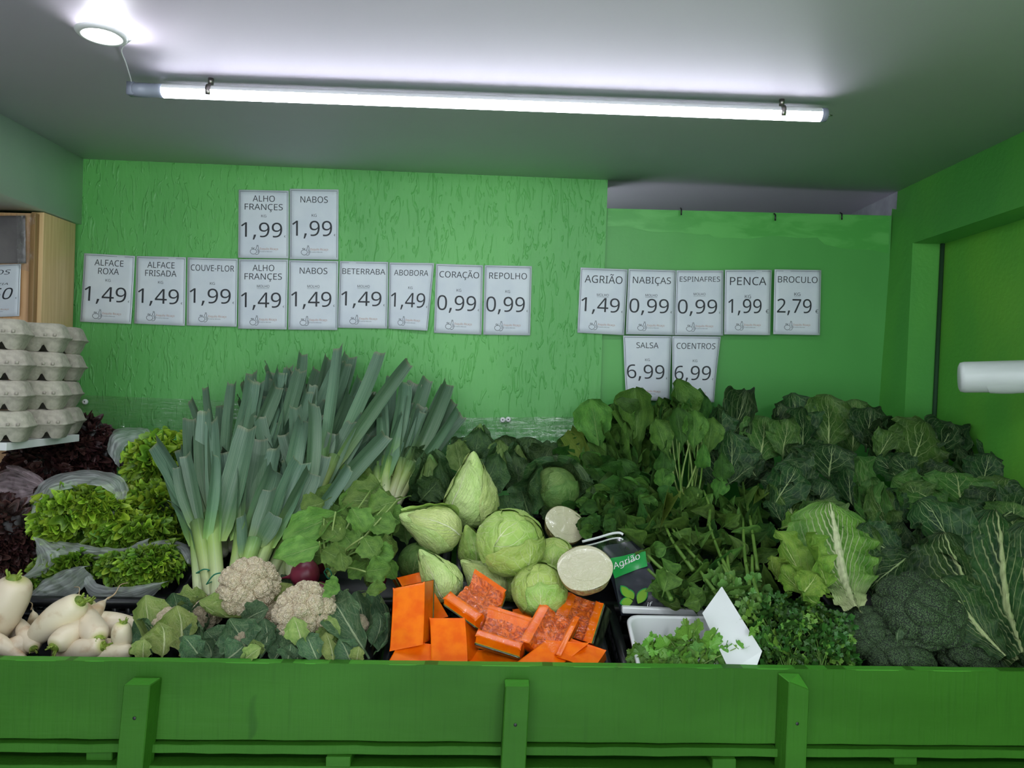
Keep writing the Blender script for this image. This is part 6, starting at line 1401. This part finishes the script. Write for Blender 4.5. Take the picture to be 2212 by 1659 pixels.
plant('tallest dark leafy cabbage at the back against the board', (1760, 1000, 2.12), [
    ((1740, 980, 2.12), (1712, 848, 2.22), 96, 'kale', 0, 'kale', N0), ((1745, 990, 2.08), (1735, 880, 2.16), 110, 'kaleflat', 1, 'kale', NR), ((1790, 980, 2.12), (1790, 852, 2.22), 110, 'kaleflat', 0, 'kalelight', N0), ((1840, 985, 2.12), (1845, 862, 2.22), 100, 'kaleflat', 3, 'kalelight', NL),
    ((1870, 980, 2.10), (1880, 880, 2.18), 80, 'kale', 1, 'kale', NL), ((1700, 990, 2.10), (1685, 870, 2.18), 80, 'kale', 3, 'kale', NR), ((1760, 1030, 1.98), (1700, 960, 2.02), 100, 'kale', 4, 'kale', NU), ((1790, 1040, 1.96), (1800, 960, 2.04), 150, 'kale', 4, 'kale', NU),
    ((1760, 1080, 1.90), (1680, 1000, 1.96), 100, 'kale', 2, 'kale', NU), ((1800, 1060, 1.92), (1730, 1050, 1.88), 80, 'kaleflat', 3, 'kale', NU)])
plant('dark leafy cabbage with one large round backlit looking leaf on the right heap', (1960, 1030, 2.02), [
    ((1970, 1035, 1.98), (2000, 912, 2.10), 150, 'kaleflat', 1, 'kalelight', (.1, -1, .3)), ((1940, 1030, 2.02), (1900, 905, 2.14), 110, 'kale', 0, 'kale', NR), ((1960, 1020, 2.04), (1960, 905, 2.16), 130, 'kale', 3, 'kale', N0), ((2000, 1020, 2.06), (2060, 915, 2.14), 110, 'kale', 1, 'kale', NL),
    ((1930, 1010, 2.00), (1870, 925, 2.06), 90, 'kale', 4, 'kale', NR), ((1960, 1050, 1.94), (1890, 990, 1.98), 100, 'kaleflat', 2, 'kale', NU), ((1890, 1000, 1.98), (1930, 935, 2.04), 60, 'kale', 2, 'kalelight', NU), ((1975, 1045, 1.94), (2060, 1010, 1.96), 90, 'kaleflat', 3, 'kale', NU), ((1980, 1045, 1.95), (1930, 985, 1.97), 80, 'kaleflat', 0, 'kale', N0)])
plant('very dark leafy cabbage in the shade at the right wall', (2110, 1030, 2.04), [
    ((2090, 1030, 2.06), (2070, 920, 2.16), 90, 'kale', 0, 'kale', N0), ((2110, 1030, 2.04), (2120, 920, 2.14), 100, 'kale', 3, 'kale', N0), ((2140, 1040, 2.02), (2170, 935, 2.10), 90, 'kale', 1, 'kale', NL), ((2150, 1050, 1.98), (2200, 970, 2.02), 80, 'kale', 4, 'kale', NL), ((2100, 1050, 1.98), (2070, 960, 2.04), 90, 'kale', 4, 'kale', NR), ((2120, 1060, 1.96), (2140, 980, 2.0), 100, 'kale', 4, 'kale', NU)])
plant('wide mid green leaves lying across the right heap under the dark ones', (2050, 1100, 1.86), [
    ((2060, 1110, 1.84), (1930, 1030, 1.92), 120, 'kaleflat', 0, 'kalelight', (-.2, -.7, .8)), ((2080, 1100, 1.86), (2060, 1022, 1.94), 150, 'kaleflat', 2, 'kalelight', NU), ((2150, 1110, 1.84), (2180, 1035, 1.90), 120, 'kaleflat', 1, 'kalelight', NU), ((1960, 1130, 1.84), (1900, 1060, 1.88), 90, 'kaleflat', 3, 'kale', N0),
    ((2100, 1130, 1.80), (2160, 1060, 1.84), 110, 'kaleflat', 3, 'kale', NU), ((2000, 1100, 1.86), (1960, 1040, 1.90), 90, 'kale', 0, 'kalelight', N0), ((1850, 1110, 1.88), (1830, 1010, 1.96), 90, 'kale', 0, 'kale', N0), ((1780, 1110, 1.86), (1770, 1030, 1.94), 90, 'kaleflat', 1, 'kale', N0)])
plant('dark leafy cabbage between the spinach and the bright heart', (1710, 1130, 1.84), [
    ((1715, 1150, 1.80), (1700, 1040, 1.90), 110, 'kaleflat', 0, 'kalelight', N0), ((1700, 1150, 1.80), (1660, 1080, 1.86), 70, 'kaleflat', 2, 'kale', NR), ((1730, 1160, 1.76), (1765, 1085, 1.80), 50, 'kale', 2, 'kalelight', NL), ((1680, 1145, 1.78), (1745, 1110, 1.78), 40, 'kale', 3, 'penca', NU), ((1740, 1120, 1.84), (1790, 1040, 1.90), 80, 'kale', 0, 'kale', NL)])
plant('bright green leafy cabbage heart with a broad white rib, beside the broccoli', (1830, 1310, 1.58), [
    ((1845, 1322, 1.50), (1792, 1085, 1.70), 200, 'hero', 0, 'pencaheart', (-.1, -1, .35)), ((1800, 1300, 1.52), (1672, 1145, 1.62), 84, 'kale', 0, 'penca', (.5, -1, .3)), ((1790, 1290, 1.50), (1745, 1150, 1.60), 80, 'kale', 1, 'penca', (.6, -1, .2)), ((1745, 1290, 1.50), (1690, 1220, 1.54), 80, 'kale', 4, 'penca', NU),
    ((1730, 1290, 1.49), (1765, 1240, 1.50), 70, 'kaleflat', 3, 'penca', (0, -1, .8)), ((1800, 1160, 1.68), (1770, 1080, 1.74), 90, 'kale', 2, 'kalelight', N0), ((1830, 1300, 1.56), (1870, 1130, 1.68), 90, 'kaleflat', 0, 'kalelight', NL), ((1700, 1280, 1.54), (1665, 1200, 1.58), 60, 'kale', 3, 'penca', NR), ((1780, 1310, 1.50), (1720, 1260, 1.50), 60, 'kale', 0, 'penca', NU)])
plant('leafy cabbage with a tall narrow upright leaf in the middle of the right heap', (1890, 1200, 1.74), [
    ((1880, 1190, 1.72), (1852, 985, 1.86), 62, 'kale', 1, 'kalelight', N0), ((1900, 1180, 1.72), (1880, 1035, 1.82), 70, 'kale', 5, 'kalelight', NL), ((1930, 1190, 1.70), (1890, 1050, 1.80), 80, 'kaleflat', 0, 'kalelight', N0), ((1965, 1205, 1.62), (1845, 1150, 1.66), 110, 'kaleflat', 3, 'kale', (-.1, -1, .5)),
    ((1975, 1190, 1.64), (1880, 1270, 1.58), 110, 'kaleflat', 0, 'kale', (-.2, -1, .4)), ((1860, 1180, 1.68), (1930, 1260, 1.60), 100, 'kaleflat', 1, 'kale', (.1, -1, .4)), ((1905, 1230, 1.62), (1890, 1290, 1.56), 60, 'kale', 4, 'kale', N0), ((1940, 1230, 1.72), (1880, 1120, 1.78), 110, 'kaleflat', 2, 'kale', N0), ((1900, 1250, 1.68), (1950, 1130, 1.74), 90, 'kale', 0, 'kale', N0)])
plant('largest dark leafy cabbage with thick white ribs at the right picture edge', (2190, 1420, 1.50), [
    ((2192, 1440, 1.44), (2040, 1150, 1.66), 210, 'hero', 1, 'pencadark', (.05, -1, .35)), ((2200, 1430, 1.42), (2150, 1105, 1.70), 190, 'hero', 2, 'pencadark', (-.3, -1, .3)), ((2170, 1420, 1.42), (2030, 1250, 1.50), 130, 'hero', 0, 'pencadark', (-.2, -1, .4)), ((2200, 1400, 1.48), (2225, 1130, 1.64), 130, 'hero', 0, 'pencadark', (-.5, -1, .3)),
    ((2110, 1260, 1.62), (1985, 1080, 1.74), 140, 'kaleflat', 2, 'kale', (.2, -1, .3)), ((2080, 1200, 1.66), (1975, 1190, 1.66), 110, 'kaleflat', 1, 'kale', (0, -1, .5)), ((2140, 1150, 1.74), (2080, 1075, 1.80), 120, 'kale', 4, 'kale', NU), ((2190, 1150, 1.74), (2190, 1085, 1.78), 120, 'kale', 0, 'kalelight', NU),
    ((2150, 1130, 1.76), (2240, 1070, 1.80), 100, 'kale', 1, 'kale', NU), ((2020, 1240, 1.62), (1990, 1130, 1.70), 90, 'kale', 0, 'kale', NR), ((2110, 1380, 1.46), (2020, 1290, 1.50), 70, 'kale', 1, 'penca', (0, -1, .4))])
